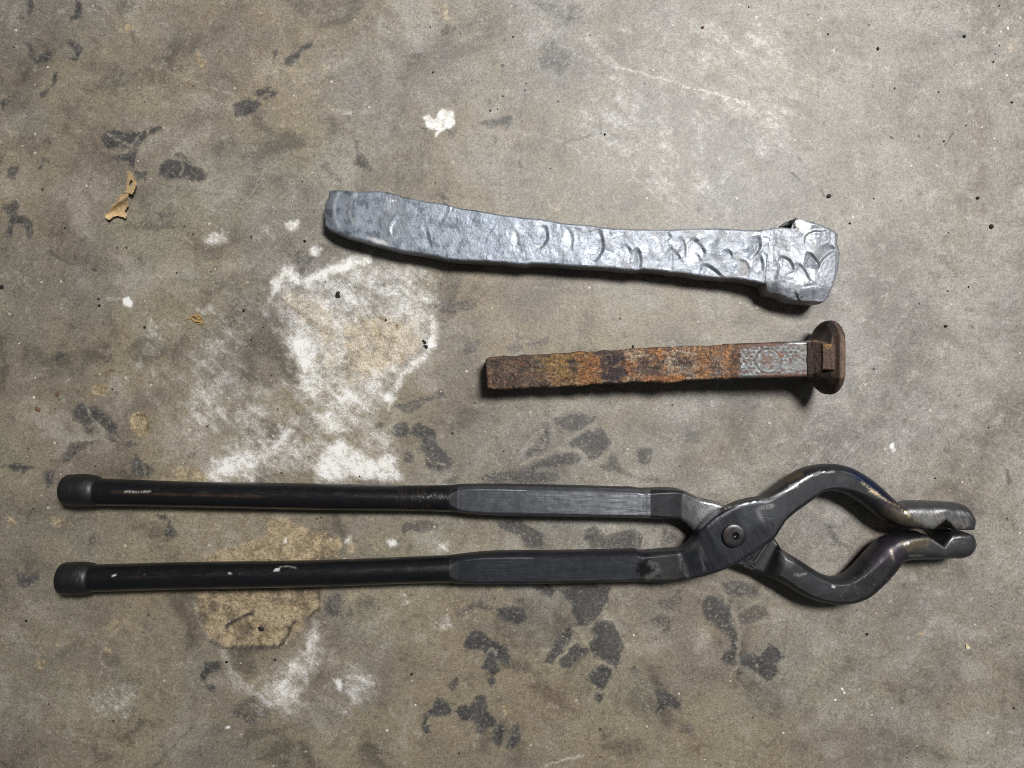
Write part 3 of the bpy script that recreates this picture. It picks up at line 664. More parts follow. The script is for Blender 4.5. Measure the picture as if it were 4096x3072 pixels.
    o['kind'] = 'structure'
build_floor()

# ================================================================ metal material driven by painted attributes
def metal_mat(name, noise_amt=.35, fine=1500, crackle=0.0, brush=0.0, grit=.3):
    m = NT(name)
    col = m.attr('col', True)
    prm = m.sep(m.attr('prm', True))          # R metallic, G roughness, B brush amount
    n1 = m.noise(220, 6, .68); n2 = m.noise(fine, 4, .6, loc=(3, 3, 3)); n0 = m.noise(60, 4, .6, loc=(7, 1, 2))
    c = m.mix(noise_amt, col, m.mix(m.ss(n1, .3, .7), (.25, .25, .25), (.75, .75, .75)), 'OVERLAY')
    c = m.mix(noise_amt * .8, c, m.mix(m.ss(n2, .3, .7), (.25, .25, .25), (.75, .75, .75)), 'OVERLAY')
    rough = m.math('ADD', prm[1], m.mul(m.addv(n1, -.5), .30 if not brush else .16), clamp=True)
    rough = m.math('MAXIMUM', m.addv(rough, m.mul(m.addv(n0, -.5), .15 if not brush else .06)), .12)
    h = m.addv(m.mul(n1, .6), m.mul(n2, .4))
    nb = m.bump(h, grit if brush else m.mul(m.math('SUBTRACT', 1.0, prm[2]), grit), .00035 if grit < .7 else .0007)
    if brush:
        b1 = m.noise(1.0, 3, .6, vec=m.mapping((60, 4200, 60)))
        b2 = m.noise(1.0, 3, .6, vec=m.mapping((2600, 60, 60), rot=(0, 0, math.radians(-28))))
        br = m.mixf(m.ss(prm[2], .5, .75), b1, b2)
        amt = m.mul(m.ss(n0, .36, .54), m.math('MINIMUM', m.mul(prm[2], 2.6), 1.0))
        nb = m.bump(br, m.mul(amt, brush), .0002, nb)
        c = m.mix(m.mul(amt, .5), c, m.mix(m.ss(br, .35, .65), (.2, .2, .2), (.8, .8, .8)), 'OVERLAY')
    if crackle:
        wv_ = m.n('ShaderNodeVectorMath', operation='ADD'); nn_ = m.n('ShaderNodeTexNoise'); m.put(nn_.inputs['Vector'], m.coord()); nn_.inputs['Scale'].default_value = 420; nn_.inputs['Detail'].default_value = 4
        sc_ = m.n('ShaderNodeVectorMath', operation='SCALE'); m.put(sc_.inputs[0], nn_.outputs['Color']); sc_.inputs['Scale'].default_value = .0035
        m.put(wv_.inputs[0], m.coord()); m.put(wv_.inputs[1], sc_.outputs[0])
        cv = m.voro(430, 'DISTANCE_TO_EDGE', vec=wv_.outputs[0])
        msk = m.ss(n0, .42, .6)
        crk = m.mul(m.ss(cv['Distance'], .075, .0), m.mul(msk, m.ss(n1, .47, .60)))
        c = m.mix(m.mul(crk, crackle), c, (.05, .05, .06))
        nb = m.bump(m.mul(crk, -1.0), .6, .0003, nb)
    return m.finish(c, rough, prm[0], .5, nb)

class Painter:
    """colour / metal / roughness per vertex, addressed by photograph pixel"""
    def __init__(self, px, py, col, met, rgh, br=0.0):
        self.x, self.y = px, py
        n = len(px)
        self.c = np.tile(np.array(col, float), (n, 1)); self.p = np.tile(np.array([met, rgh, br], float), (n, 1))
    def blend(self, m, col=None, met=None, rgh=None, br=None):
        m = np.clip(m, 0, 1)
        if col is not None:
            col = np.asarray(col, float)
            self.c = self.c * (1 - m[:, None]) + (col if col.ndim == 2 else col[None]) * m[:, None]
        for k, v in enumerate((met, rgh, br)):
            if v is not None:
                self.p[:, k] = self.p[:, k] * (1 - m) + v * m
    def poly(self, pts, w=6, rag=0, sc=12, seed=1, **k):
        d = poly_sdf(self.x, self.y, pts)
        if rag:
            d = d + rag * fbm(self.x / sc, self.y / sc, seed, 4)
        self.blend(sst(w, -w, d) * k.pop('a', 1.0), **k)
    def line(self, pts, w=4, rag=.0, sc=12, seed=1, **k):
        d = seg_dist(self.x, self.y, pts)
        m = np.exp(-(d / w) ** 2) * k.pop('a', 1.0)
        if rag:
            m = m * sst(.5 - rag, .5 + rag * .3, .5 + fbm(self.x / sc, self.y / sc, seed, 4))
        self.blend(m, **k)
    def colors(self):
        return {'col': np.clip(self.c, 0, 1), 'prm': np.clip(self.p, 0, 1)}

# ================================================================ THE TONGS
def J(x, y): return 2600 + x * .6329, 1800 + y * .6329
def loft(rows, step=3.0, ring=56, post=None, noise=.00008, seed=0, cap0=True, cap1=True):
    """rows: Lx,Ly,Rx,Ry (photo px), zb, zt (mm), n, clip  ->  verts, quads, tris, px, py, side(-1..1), up"""
    R = np.asarray(rows, float)
    mid = (R[:, :2] + R[:, 2:4]) / 2
    D = np.c_[mid, R]
    L = np.r_[0, np.cumsum(np.hypot(*(mid[1:] - mid[:-1]).T))]
    s = np.linspace(0, L[-1], max(int(L[-1] / step), 8))
    t = np.interp(s, L, np.arange(len(R)))
    I = catmull(D, t)[:, 2:]
    I[:, 4:] = np.stack([np.interp(s, L, R[:, k]) for k in range(4, R.shape[1])], 1)
    ker = np.hanning(13); ker /= ker.sum()
    for k in (4, 5):
        I[:, k] = np.convolve(np.pad(I[:, k], 6, mode='edge'), ker, 'valid')
    if post:
        post(I)
    th = np.linspace(0, 2 * np.pi, ring, endpoint=False) + math.pi / ring
    nl, nr = (I[:, 8:9], I[:, 9:10]) if I.shape[1] > 8 else (I[:, 6:7], I[:, 6:7])
    n = np.where(np.cos(th)[None] > 0, nr, nl)
    cx = np.sign(np.cos(th)) * np.abs(np.cos(th)) ** (2 / n)
    cz = np.sign(np.sin(th)) * np.abs(np.sin(th)) ** (2 / n)
    cz = np.minimum(cz, I[:, 7:8])
    zc = (I[:, 4] + I[:, 5]) / 2 * .001; hb = (I[:, 5] - I[:, 4]) / 2 * .001
    zr = zc + .75 * hb * sst(3450, 3720, (I[:, 0] + I[:, 2]) / 2)
    lx, ly = WX(I[:, 0], I[:, 1], zr); rx, ry = WX(I[:, 2], I[:, 3], zr)
    mx, my = (lx + rx) / 2, (ly + ry) / 2; ax, ay = (rx - lx) / 2, (ry - ly) / 2
    X = mx[:, None] + ax[:, None] * cx; Y = my[:, None] + ay[:, None] * cx; Z = zc[:, None] + hb[:, None] * cz
    # forged unevenness along the local radial direction
    ss_ = s[:, None] / 26; al = np.hypot(ax, ay)[:, None] + 1e-9
    nz = (fbm(ss_ + 0 * cx, np.cos(th)[None] * 2 + 3 + 0 * cx, seed, 3) + .25 * fbm(ss_ * 2, np.sin(th)[None] * 3 + 0 * cx, seed + 9, 2)) * noise
    X += nz * cx * ax[:, None] / al; Y += nz * cx * ay[:, None] / al; Z += nz * cz
    PXX = 2048 + X * S * H / (H - Z); PYY = 1536 - Y * S * H / (H - Z)
    nu = len(s)
    verts = np.stack([X, Y, Z], -1).reshape(-1, 3)
    quads = grid_faces(nu, ring, wrap=True)
    tris = []
    extra = []
    if cap0:
        extra.append(verts[:ring].mean(0)); c = len(verts) + len(extra) - 1
        tris += [(c, (k + 1) % ring, k) for k in range(ring)]
    if cap1:
        extra.append(verts[-ring:].mean(0)); c = len(verts) + len(extra) - 1
        o = (nu - 1) * ring
        tris += [(c, o + k, o + (k + 1) % ring) for k in range(ring)]
    px, py = PXX.ravel(), PYY.ravel()
    cxr, czr = np.broadcast_to(cx, X.shape).ravel(), np.broadcast_to(cz, X.shape).ravel()
    if extra:
        extra = np.array(extra)
        verts = np.r_[verts, extra]
        px = np.r_[px, 2048 + extra[:, 0] * S]; py = np.r_[py, 1536 - extra[:, 1] * S]
        cxr = np.r_[cxr, np.zeros(len(extra))]; czr = np.r_[czr, np.zeros(len(extra))]
    return verts, quads, (np.array(tris) if tris else None), px, py, cxr, czr

steel = metal_mat('black_forged_steel', .32, 1500, brush=.5, grit=.22)
tongs = empty('blacksmith_tongs', (0.1, -0.07, 0))
tag(tongs, 'long black steel blacksmith tongs with round handles and looped notched jaws', 'tongs')
TL = np.array((0.1, -0.07, 0))
BLACK = (.0125, .0128, .0148)

def tube_paint(p, seed, yc0, yc1, x1):
    """rub marks along the crown of a round handle"""
    yc = yc0 + (yc1 - yc0) * (p.x - 380) / (1800 - 380)
    d = p.y - yc
    nz = fbm(p.x / 60, p.y / 5, seed, 4)
    p.blend(.55 * np.exp(-((d + 4) / 16) ** 2) * sst(-.1, .5, nz), (.035, .034, .038), .4, .42)
    p.blend(.45 * np.exp(-((d - 8) / 5) ** 2) * sst(-.1, .5, fbm(p.x / 260, p.y / 9, seed + 5, 5)) * sst(1300, 700, p.x), (.075, .045, .028), .6, .4)
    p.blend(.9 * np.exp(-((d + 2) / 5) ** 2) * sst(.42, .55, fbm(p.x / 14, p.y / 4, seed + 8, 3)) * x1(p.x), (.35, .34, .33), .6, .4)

def build_arm(name, rows, tube_rows, cap_rows, paint, post, seed, tub):
    rows = full(rows)
    v, q, t, px, py, cx, cz = loft(rows, 2.6, 96, post, .00006, seed, cap0=False)
    p = Painter(px, py, BLACK, .10, .48)
    p.cz, p.cx = cz, cx
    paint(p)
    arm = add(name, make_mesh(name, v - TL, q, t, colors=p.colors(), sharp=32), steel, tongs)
    v, q, t, px, py, cx, cz = loft(tube_rows, 4.0, 72, None, .000008, seed + 3, cap0=True, cap1=False)
    p = Painter(px, py, (.014, .0145, .0168), .45, .30)
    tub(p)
    add('handle_tube', make_mesh('handle_tube', v - TL, q, t, colors=p.colors()), steel, arm)
    v, q, t, px, py, cx, cz = loft(cap_rows, 2.2, 56, None, .00012, seed + 6)
    p = Painter(px, py, (.010, .010, .0105), .0, .45)
    x0 = cap_rows[-1][0]
    yc = (cap_rows[-2][1] + cap_rows[-2][3]) / 2
    p.blend(.85 * np.exp(-((px - (x0 - 48)) / 22) ** 2) * np.exp(-((py - yc + 12) / 26) ** 2) * sst(-.1, .35, fbm(px / 3.2, py / 30, seed, 3)), (.15, .145, .15), .6, .4)
    p.blend(.4 * sst(.2, .5, fbm(px / 8, py / 30, seed + 2, 4)), (.026, .025, .026), .3, .5)
    add('end_cap', make_mesh('end_cap', v - TL, q, t, colors=p.colors(), sharp=40), steel, arm)
    return arm

# --- upper arm of the stack: lower handle -> boss on top -> upper jaw
def JR(l, r, zb, zt, n, c, nl=None, nr=None): return (*J(*l), *J(*r), zb, zt, n, c, nl or n, nr or n)
def full(rows):
    out = []
    for r in rows:
        r = list(r) + ([r[6], r[6]] if len(r) == 8 else [])
        out.append(tuple(r))
    return out
rowsA = [
 (1800, 2219.5, 1800, 2330, .5, 13.3, 2.0, 1.0), (1804, 2219.2, 1804, 2330.2, .5, 13.3, 2.0, .965), (1809, 2219, 1809, 2330.5, .5, 13.35, 2.02, .925), (1817, 2218.3, 1817, 2331, .5, 13.4, 2.05, .88), (1832, 2216.6, 1832, 2332, .4, 13.7, 2.15, .82), (1838, 2216, 1838, 2332, .4, 13.9, 2.2, .80), (1865, 2213, 1865, 2333, .3, 14.2, 2.4, .79), (1917, 2208, 1917, 2333, .2, 14.4, 2.6, .80),
 (2242, 2201.6, 2242, 2330, .2, 14.5, 2.6, .82), (2480, 2196.4, 2480, 2324.5, .2, 14.5, 2.6, .82), (2530, 2195.2, 2530, 2322.5, .2, 14.5, 2.6, .82), (2540, 2194.8, 2540, 2322, .2, 14.5, 2.6, .82), (2549, 2198.5, 2549, 2321.5, .2, 14.4, 2.6, .84), (2556, 2200.5, 2556, 2321, .2, 14.3, 2.7, .86),
 JR((0,632),(0,822),.3,14.3,3.5,.90), JR((100,627),(100,820),.8,14.5,5,.95), JR((190,620),(205,805),3,15.4,7,.97), JR((240,590),(300,790),6,17.2,8,.98),
 JR((290,518),(390,768),9.5,19,8,.98), JR((335,465),(480,735),10.6,20,9,.98), JR((400,410),(560,695),10.8,20.2,9,.98), JR((480,362),(640,645),10.8,20.2,9,.98),
 JR((560,325),(720,590),10.8,20.2,9,.98), JR((640,305),(770,548),10.4,20.2,8,.98), JR((715,293),(802,498),9,20.2,6,.97), JR((790,240),(840,440),6.5,20.2,4,.96),
 JR((860,185),(905,385),4.5,20,3.2,.93), JR((950,125),(985,328),3.5,19.6,2.9,.9), JR((1050,95),(1070,268),3,19,2.7,.88), JR((1150,88),(1130,255),3,18.8,2.6,.88),
 JR((1250,105),(1215,272),3,18.6,2.5,.9), JR((1350,155),(1290,310),3,18.4,2.4,.95), JR((1450,230),(1360,358),3.4,18.4,2.3,1), JR((1530,300),(1450,425),4.2,18.6,2.3,1),
 JR((1585,338),(1540,470),4.8,19,2.3,1,2.3,3), JR((1640,330),(1620,490),5,19.2,2.4,1,2.3,4.5), JR((1700,330),(1700,498),5,19.4,2.5,1,2.3,7), JR((1900,338),(1900,507),5,19.5,2.5,1,2.3,7),
 JR((1980,345),(1985,508),5,19.5,2.5,1,2.3,7), JR((2018,358),(2022,508),5.2,19.4,2.5,1,2.3,7), JR((2038,378),(2042,507),5.6,19.0,2.5,1,2.3,7), JR((2048,405),(2047,500),7.0,17.6,2.3,1)]
tubeA = [(352, 2259, 352, 2367, .9, 13.6, 2, 1), (697, 2250, 697, 2357, .8, 13.4, 2, 1), (1300, 2240, 1300, 2345, .6, 13.2, 2, 1), (1700, 2224.5, 1700, 2331, .5, 13.2, 2, 1), (1800, 2219.5, 1800, 2330, .5, 13.3, 2, 1)]
capA = [(238, 2300, 238, 2330, 5, 10, 2, 1), (239, 2280, 239, 2350, 2.6, 12.2, 2, 1), (243, 2264, 243, 2364, .9, 13.9, 2, 1), (253, 2254, 253, 2374, .1, 14.5, 2, 1), (278, 2250, 278, 2377, 0, 14.9, 2, 1),
        (340, 2249, 340, 2377, 0, 14.8, 2, 1), (362, 2252, 362, 2374, .2, 14.5, 2, 1), (371, 2257, 371, 2369, .8, 13.8, 2, 1), (373, 2264, 373, 2362, 1.6, 13.0, 2, 1)]
def notchA(I):
    xx = I[:, 2]; x = (xx - 2600) / .6329
    dy = np.interp(x, [1788, 1862, 1928], [0, 62, 0], left=0, right=0)
    I[:, 3] -= dy * .6329
def paintA(p):
    top = sst(.4, .7, p.cz)
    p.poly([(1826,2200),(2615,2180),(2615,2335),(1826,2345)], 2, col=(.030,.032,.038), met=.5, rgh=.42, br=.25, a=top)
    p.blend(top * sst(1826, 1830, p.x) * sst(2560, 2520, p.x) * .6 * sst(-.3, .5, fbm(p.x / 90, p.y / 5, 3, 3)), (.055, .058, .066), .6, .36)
    p.poly([J(x, y) for x, y in [(-10,600),(195,600),(180,820),(-10,840)]], 5, col=(.030,.029,.030), met=.3, rgh=.5, br=0, a=top)
    # weld blot on the flat
    p.poly([(2545,2262),(2600,2225),(2640,2265),(2630,2305),(2590,2320),(2550,2300)], 8, 22, 10, 4, col=(.006,.006,.006), met=0, rgh=.25, br=0)
    p.line([(2600,2252),(2625,2262),(2632,2280),(2612,2300),(2590,2310)], 10, .35, 4, 6, col=(.22,.22,.22), met=.8, rgh=.25)
    # ground boss
    p.poly([J(x, y) for x, y in [(175,640),(290,500),(480,350),(700,280),(800,420),(780,560),(600,700),(240,810)]], 10, col=(.034,.036,.044), met=.55, rgh=.40, br=.9, a=top)
    p.poly([J(x, y) for x, y in [(470,425),(540,440),(640,480),(720,470),(700,560),(600,560),(460,640),(440,480)]], 10, 18, 20, 9, col=(.014,.015,.018), met=.2, rgh=.38, a=.8 * top)
    p.poly([J(x, y) for x, y in [(600,330),(800,270),(960,200),(900,340),(800,440),(730,480),(560,430)]], 16, 10, 20, 2, col=(.060,.064,.074), met=.6, rgh=.42, br=0, a=.8 * top)
    p.line([J(185,655), J(215,740), J(238,795)], 8, .3, 5, 12, col=(.30,.30,.31), met=.8, rgh=.3, a=.8 * top)
    p.line([J(230,620), J(300,590), J(330,640)], 13, .3, 5, 13, col=(.20,.20,.21), met=.8, rgh=.32, a=.8 * top)
    p.line([J(330,700), J(345,760)], 5, .3, 5, 14, col=(.30,.30,.31), met=.8, rgh=.3, a=.7 * top)
    # jaw loop, worn bright along the crest
    p.poly([J(x, y) for x, y in [(760,300),(1000,150),(1160,120),(1300,170),(1240,260),(1080,260),(900,390),(800,480)]], 20, 8, 20, 3, col=(.036,.038,.044), met=.3, rgh=.50, a=.8 * top)
    ridge = [J(x, y) for x, y in [(480,372),(560,346),(660,326),(740,311),(800,286),(900,232),(1000,172),(1080,142),(1160,138)]]
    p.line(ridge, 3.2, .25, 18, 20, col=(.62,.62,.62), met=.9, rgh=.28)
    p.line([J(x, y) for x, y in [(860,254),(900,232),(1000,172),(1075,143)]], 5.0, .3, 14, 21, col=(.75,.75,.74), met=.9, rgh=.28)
    p.line([J(890,236), J(925,222)], 7, 0, col=(.85,.85,.84), met=.8, rgh=.3)
    p.line([J(680,380), J(700,370), J(770,350)], 9, .3, 5, 22, col=(.35,.35,.35), met=.8, rgh=.35, a=.8)
    p.line([J(1150,145), J(1152,200)], 1.8, col=(.004,.004,.004), met=0, rgh=.7)
    p.poly([J(x, y) for x, y in [(850,175),(960,130),(970,160),(880,205)]], 5, 6, 8, 5, col=(.10,.075,.045), met=.2, rgh=.7, a=.8)
    # heat colours: blue, violet, straw
    p.poly([J(x, y) for x, y in [(1230,100),(1330,140),(1480,260),(1590,345),(1500,330),(1400,260),(1310,190)]], 12, 8, 20, 6, col=(.016,.026,.072), met=.7, rgh=.33, a=.8)
    p.poly([J(x, y) for x, y in [(1480,290),(1600,350),(1650,400),(1560,400),(1470,330)]], 12, 8, 20, 7, col=(.050,.030,.050), met=.7, rgh=.34, a=.8)
    p.poly([J(x, y) for x, y in [(1520,345),(1640,400),(1760,480),(1560,480),(1450,420)]], 20, 10, 20, 8, col=(.075,.063,.042), met=.6, rgh=.42, a=.7)
    p.line([J(1340,205), J(1420,268), J(1490,315), J(1560,350), J(1640,412), J(1710,455)], 4, .25, 9, 23, col=(.62,.52,.36), met=.9, rgh=.3)
    p.line([J(1395,255), J(1440,282)], 7, .2, 6, 24, col=(.75,.60,.38), met=.8, rgh=.35)
    # bare ground tip
    p.poly([J(x, y) for x, y in [(1570,320),(2060,320),(2060,520),(1780,520),(1660,420)]], 12, 10, 18, 9, col=(.135,.135,.142), met=.8, rgh=.40, br=.9)
    p.poly([J(x, y) for x, y in [(1690,420),(1850,400),(1920,450),(2010,440),(2020,500),(1780,510)]], 10, 10, 14, 10, col=(.36,.35,.33), met=.85, rgh=.36, br=.9, a=.8)
    p.line([J(1670,420), J(1790,485), J(1840,480)], 6, .2, 8, 25, col=(.5,.5,.48), met=.9, rgh=.3, a=.7)
    p.poly([J(x, y) for x, y in [(1985,490),(2045,460),(2045,520),(1985,520)]], 5, 5, 8, 11, col=(.02,.02,.02), met=.2, rgh=.5, a=.8)
def tubA(p):
    tube_paint(p, 3, 2305, 2275, lambda x: sst(380, 400, x) * sst(1100, 900, x))
    p.poly([(1093,2285),(1102,2272),(1120,2272),(1118,2284)], 2, 3, 5, 3, col=(.55,.56,.54), met=.1, rgh=.5)
    p.line([(450,2304),(462,2300)], 3.2, col=(.7,.68,.62), met=0, rgh=.6); p.line([(915,2292),(924,2295)], 3.0, col=(.6,.6,.58), met=0, rgh=.6)
    p.line([(1118,2268),(1150,2264),(1185,2272)], 3, .3, 4, 5, col=(.3,.3,.3), met=.2, rgh=.6)
armA = build_arm('arm', rowsA, tubeA, capA, paintA, notchA, 10, tubA)
armA['label'] = 'arm lying on top, from lower handle to upper jaw'

# --- lower arm of the stack: upper handle -> boss below -> lower jaw
rowsB = [
 (1800, 1940, 1800, 2046.5, .5, 13.3, 2.0, 1.0), (1804, 1939.6, 1804, 2046.7, .5, 13.3, 2.0, .965), (1809, 1939, 1809, 2046.8, .5, 13.35, 2.02, .925), (1817, 1938.3, 1817, 2047.2, .5, 13.4, 2.05, .88), (1832, 1937, 1832, 2048.5, .4, 13.7, 2.15, .82), (1838, 1936.5, 1838, 2049, .4, 13.9, 2.2, .80), (1865, 1935.5, 1865, 2052, .3, 14.2, 2.4, .79), (1917, 1935, 1917, 2056, .2, 14.4, 2.6, .80),
 (2243, 1939.5, 2243, 2064, .2, 14.5, 2.6, .82), (2480, 1946.2, 2480, 2068.6, .2, 14.5, 2.6, .82), (2538, 1948, 2538, 2070, .2, 14.5, 2.6, .82), (2552, 1951, 2552, 2070, .2, 14.4, 2.7, .85),
 JR((0,240),(0,426),.2,14.2,3.5,.90), JR((100,240),(100,429),.2,13.8,5,.95), JR((175,247),(165,430),.2,13,7,.97), JR((240,270),(212,452),.2,11.8,8,.98),
 JR((310,303),(250,490),.2,10.8,8,.98), JR((400,325),(285,545),.2,10.3,9,.98), JR((490,358),(340,615),.2,10.2,9,.98), JR((610,425),(430,680),.2,10.2,9,.98),
 JR((700,480),(530,716),.2,10.2,9,.98), JR((768,545),(640,757),.2,10.2,8,.98), JR((790,575),(690,775),.3,11.0,6,.97), JR((806,605),(735,790),.5,15.5,4,.96), JR((830,625),(775,808),.8,17.4,3,.94),
 JR((865,648),(825,835),1.2,18,2.7,.9), JR((960,705),(905,884),2,18.2,2.6,.88), JR((1060,770),(985,926),2.6,18.4,2.6,.87), JR((1140,800),(1080,955),3,18.6,2.6,.87),
 JR((1200,798),(1170,968),3,18.6,2.6,.87), JR((1240,780),(1260,964),3,18.6,2.5,.88), JR((1285,742),(1350,936),3.2,18.6,2.5,.9), JR((1340,682),(1440,870),3.4,18.7,2.4,.94),
 JR((1400,622),(1508,812),3.8,18.8,2.4,.97), JR((1460,574),(1562,756),4.2,19,2.4,1), JR((1545,545),(1600,718),4.8,19.2,2.4,1,3,2.4), JR((1620,540),(1635,708),5,19.3,2.4,1,4.5,2.4),
 JR((1700,538),(1700,705),5,19.4,2.5,1,7,2.4), JR((1800,533),(1800,703),5,19.5,2.5,1,7,2.4), JR((1900,530),(1930,698),5,19.5,2.5,1,7,2.4), JR((1990,527),(2005,694),5,19.5,2.5,1,7,2.4),
 JR((2025,530),(2032,680),5.2,19.3,2.5,1,7,2.4), JR((2044,545),(2048,655),6,18.8,2.5,1,7,2.4), JR((2055,575),(2056,620),8.5,16,2.3,1)]
tubeB = [(375, 1913, 375, 2021, .9, 13.6, 2, 1), (697, 1924.6, 697, 2026.5, .8, 13.1, 2, 1), (1300, 1934.5, 1300, 2039, .6, 13.2, 2, 1), (1700, 1941.5, 1700, 2043.5, .5, 13.2, 2, 1), (1800, 1940, 1800, 2046.5, .5, 13.3, 2, 1)]
capB = [(252, 1950, 252, 1975, 5, 10, 2, 1), (253, 1930, 253, 1994, 2.6, 12.2, 2, 1), (257, 1913, 257, 2008, .9, 13.9, 2, 1), (267, 1902, 267, 2018, .1, 14.5, 2, 1), (292, 1898, 292, 2023, 0, 14.9, 2, 1),
        (355, 1898, 355, 2024, 0, 14.8, 2, 1), (385, 1905, 385, 2023, .2, 14.4, 2, 1), (394, 1911, 394, 2020, .8, 13.8, 2, 1), (396, 1919, 396, 2014, 1.6, 13.0, 2, 1)]
def notchB(I):
    xx = I[:, 0]; x = (xx - 2600) / .6329
    dy = np.interp(x, [1752, 1848, 1900], [0, 72, 0], left=0, right=0)
    I[:, 1] += dy * .6329
def paintB(p):
    top = sst(.4, .7, p.cz)
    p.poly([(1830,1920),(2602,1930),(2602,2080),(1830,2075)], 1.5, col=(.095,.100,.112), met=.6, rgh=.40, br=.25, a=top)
    p.blend(top * sst(1830, 1834, p.x) * sst(2604, 2600, p.x) * .8 * sst(1950, 2450, p.x) * sst(-.6, .3, fbm(p.x / 120, p.y / 5, 3, 3)), (.25, .262, .285), .75, .40)  # lamp sheen painted into the flat, brighter towards the jaws
    p.line([(2587.5,1960),(2587.5,2062)], 1.3, col=(.008,.008,.01), met=0, rgh=.6)
    p.poly([J(x, y) for x, y in [(2,230),(205,230),(200,450),(2,450)]], 1.5, col=(.026,.027,.031), met=.4, rgh=.42, br=.9, a=top)
    p.poly([J(x, y) for x, y in [(205,280),(260,270),(480,340),(520,380),(280,540),(205,440)]], 8, 10, 14, 4, col=(.20,.205,.215), met=.8, rgh=.36, br=.9, a=top)
    p.poly([J(x, y) for x, y in [(250,330),(330,310),(440,340),(380,400),(300,440)]], 14, 16, 14, 5, col=(.42,.43,.44), met=.85, rgh=.33, br=.9, a=.8 * top)
    p.poly([J(x, y) for x, y in [(185,420),(250,440),(300,480),(285,530),(240,470)]], 8, 12, 8, 6, col=(.015,.015,.017), met=.3, rgh=.4, a=.8 * top)
    p.line([J(335,388), J(345,398)], 7, col=(.01,.01,.01), met=.0, rgh=.6, a=.9)
    p.line([J(300,305), J(400,326), J(480,356)], 3, .2, 9, 7, col=(.6,.6,.6), met=.9, rgh=.3, a=top)
    p.poly([J(x, y) for x, y in [(560,690),(770,560),(650,760)]], 6, 4, 8, 8, col=(.045,.047,.052), met=.7, rgh=.28, br=0, a=top)
    p.blend(top * sst(.15, .4, fbm(p.x / 3.4, p.y / 3.4, 61, 3)) * sst(8, -6, poly_sdf(p.x, p.y, [J(540,700), J(775,550), J(650,765)])) * .8, (.4, .4, .41), .8, .25)
    # loop
    p.poly([J(x, y) for x, y in [(850,680),(1000,760),(1150,820),(1280,800),(1330,890),(1200,915),(1080,900),(960,830),(840,740)]], 16, 8, 20, 9, col=(.032,.034,.039), met=.3, rgh=.50, a=top)
    p.poly([J(x, y) for x, y in [(815,640),(870,660),(920,720),(880,740),(830,700)]], 14, 10, 14, 10, col=(.16,.16,.165), met=.7, rgh=.40, a=.8 * top)
    p.line([J(910,785), J(950,790), J(985,782)], 4, .3, 5, 11, col=(.35,.35,.35), met=.8, rgh=.35)
    p.line([J(1155,862), J(1164,866)], 4, col=(.8,.8,.8), met=.3, rgh=.4)
    p.blend(.75 * sst(.30, .52, fbm((p.x + p.y) / 30, (p.x - p.y) / 7, 71, 4)) * sst(8, -12, poly_sdf(p.x, p.y, [J(1200,830), J(1320,720), J(1420,640), J(1560,700), J(1500,820), J(1330,930), J(1180,960)])), (.26, .235, .20), .6, .45)
    p.poly([J(x, y) for x, y in [(1340,650),(1460,560),(1600,560),(1580,700),(1470,720),(1400,730)]], 18, 12, 20, 12, col=(.055,.045,.062), met=.6, rgh=.36, a=.8)
    p.poly([J(x, y) for x, y in [(1580,590),(1720,560),(1790,570),(1760,620),(1640,640)]], 14, 10, 14, 13, col=(.12,.098,.062), met=.6, rgh=.42, br=.9, a=.8)
    p.poly([J(x, y) for x, y in [(1700,640),(1800,560),(2070,520),(2070,710),(1600,710)]], 14, 8, 14, 14, col=(.070,.069,.073), met=.65, rgh=.42, br=0)
    p.line([J(1525,630), J(1535,690)], 6, .3, 5, 15, col=(.45,.40,.30), met=.7, rgh=.4, a=.8)
    p.line([J(1612,598), J(1630,590)], 5, .2, 4, 16, col=(.8,.8,.78), met=.4, rgh=.4)
    p.line([J(1780,570), J(1830,600), J(1850,618), J(1872,592), J(1905,565), J(1960,550)], 2.6, col=(.34,.33,.32), met=.9, rgh=.33)
    p.line([J(1915,580), J(1990,580)], 3, .35, 5, 17, col=(.35,.34,.33), met=.6, rgh=.4)
    p.line([J(1640,668), J(1720,668)], 3, .35, 5, 18, col=(.25,.24,.22), met=.6, rgh=.4)
def tubB(p):
    tube_paint(p, 33, 1962, 1992, lambda x: np.maximum(sst(420, 440, x) * sst(780, 640, x), sst(1380, 1450, x)))
    p.line([(455,1970),(620,1976),(900,1984),(1060,1986)], 4.5, .5, 60, 5, col=(.13,.075,.045), met=.7, rgh=.38, a=.6)
    p.line([(500,1966),(560,1968),(600,1966)], 3, .3, 4, 6, col=(.7,.7,.68), met=.3, rgh=.4)
    p.blend(.7 * np.exp(-((p.y - 1985) / 10) ** 2) * sst(.1, .4, fbm(p.x / 5, p.y / 5, 66, 3)) * sst(1640, 1700, p.x), (.4, .37, .33), .6, .4)
    p.blend(.5 * sst(1560, 1600, p.x) * sst(1740, 1700, p.x) * sst(.0, .4, fbm(p.x / 6, p.y / 30, 67, 3)), (.06, .032, .02), .3, .5)
armB = build_arm('arm', rowsB, tubeB, capB, paintB, notchB, 40, tubB)
armB['label'] = 'arm passing underneath, from upper handle to lower jaw'

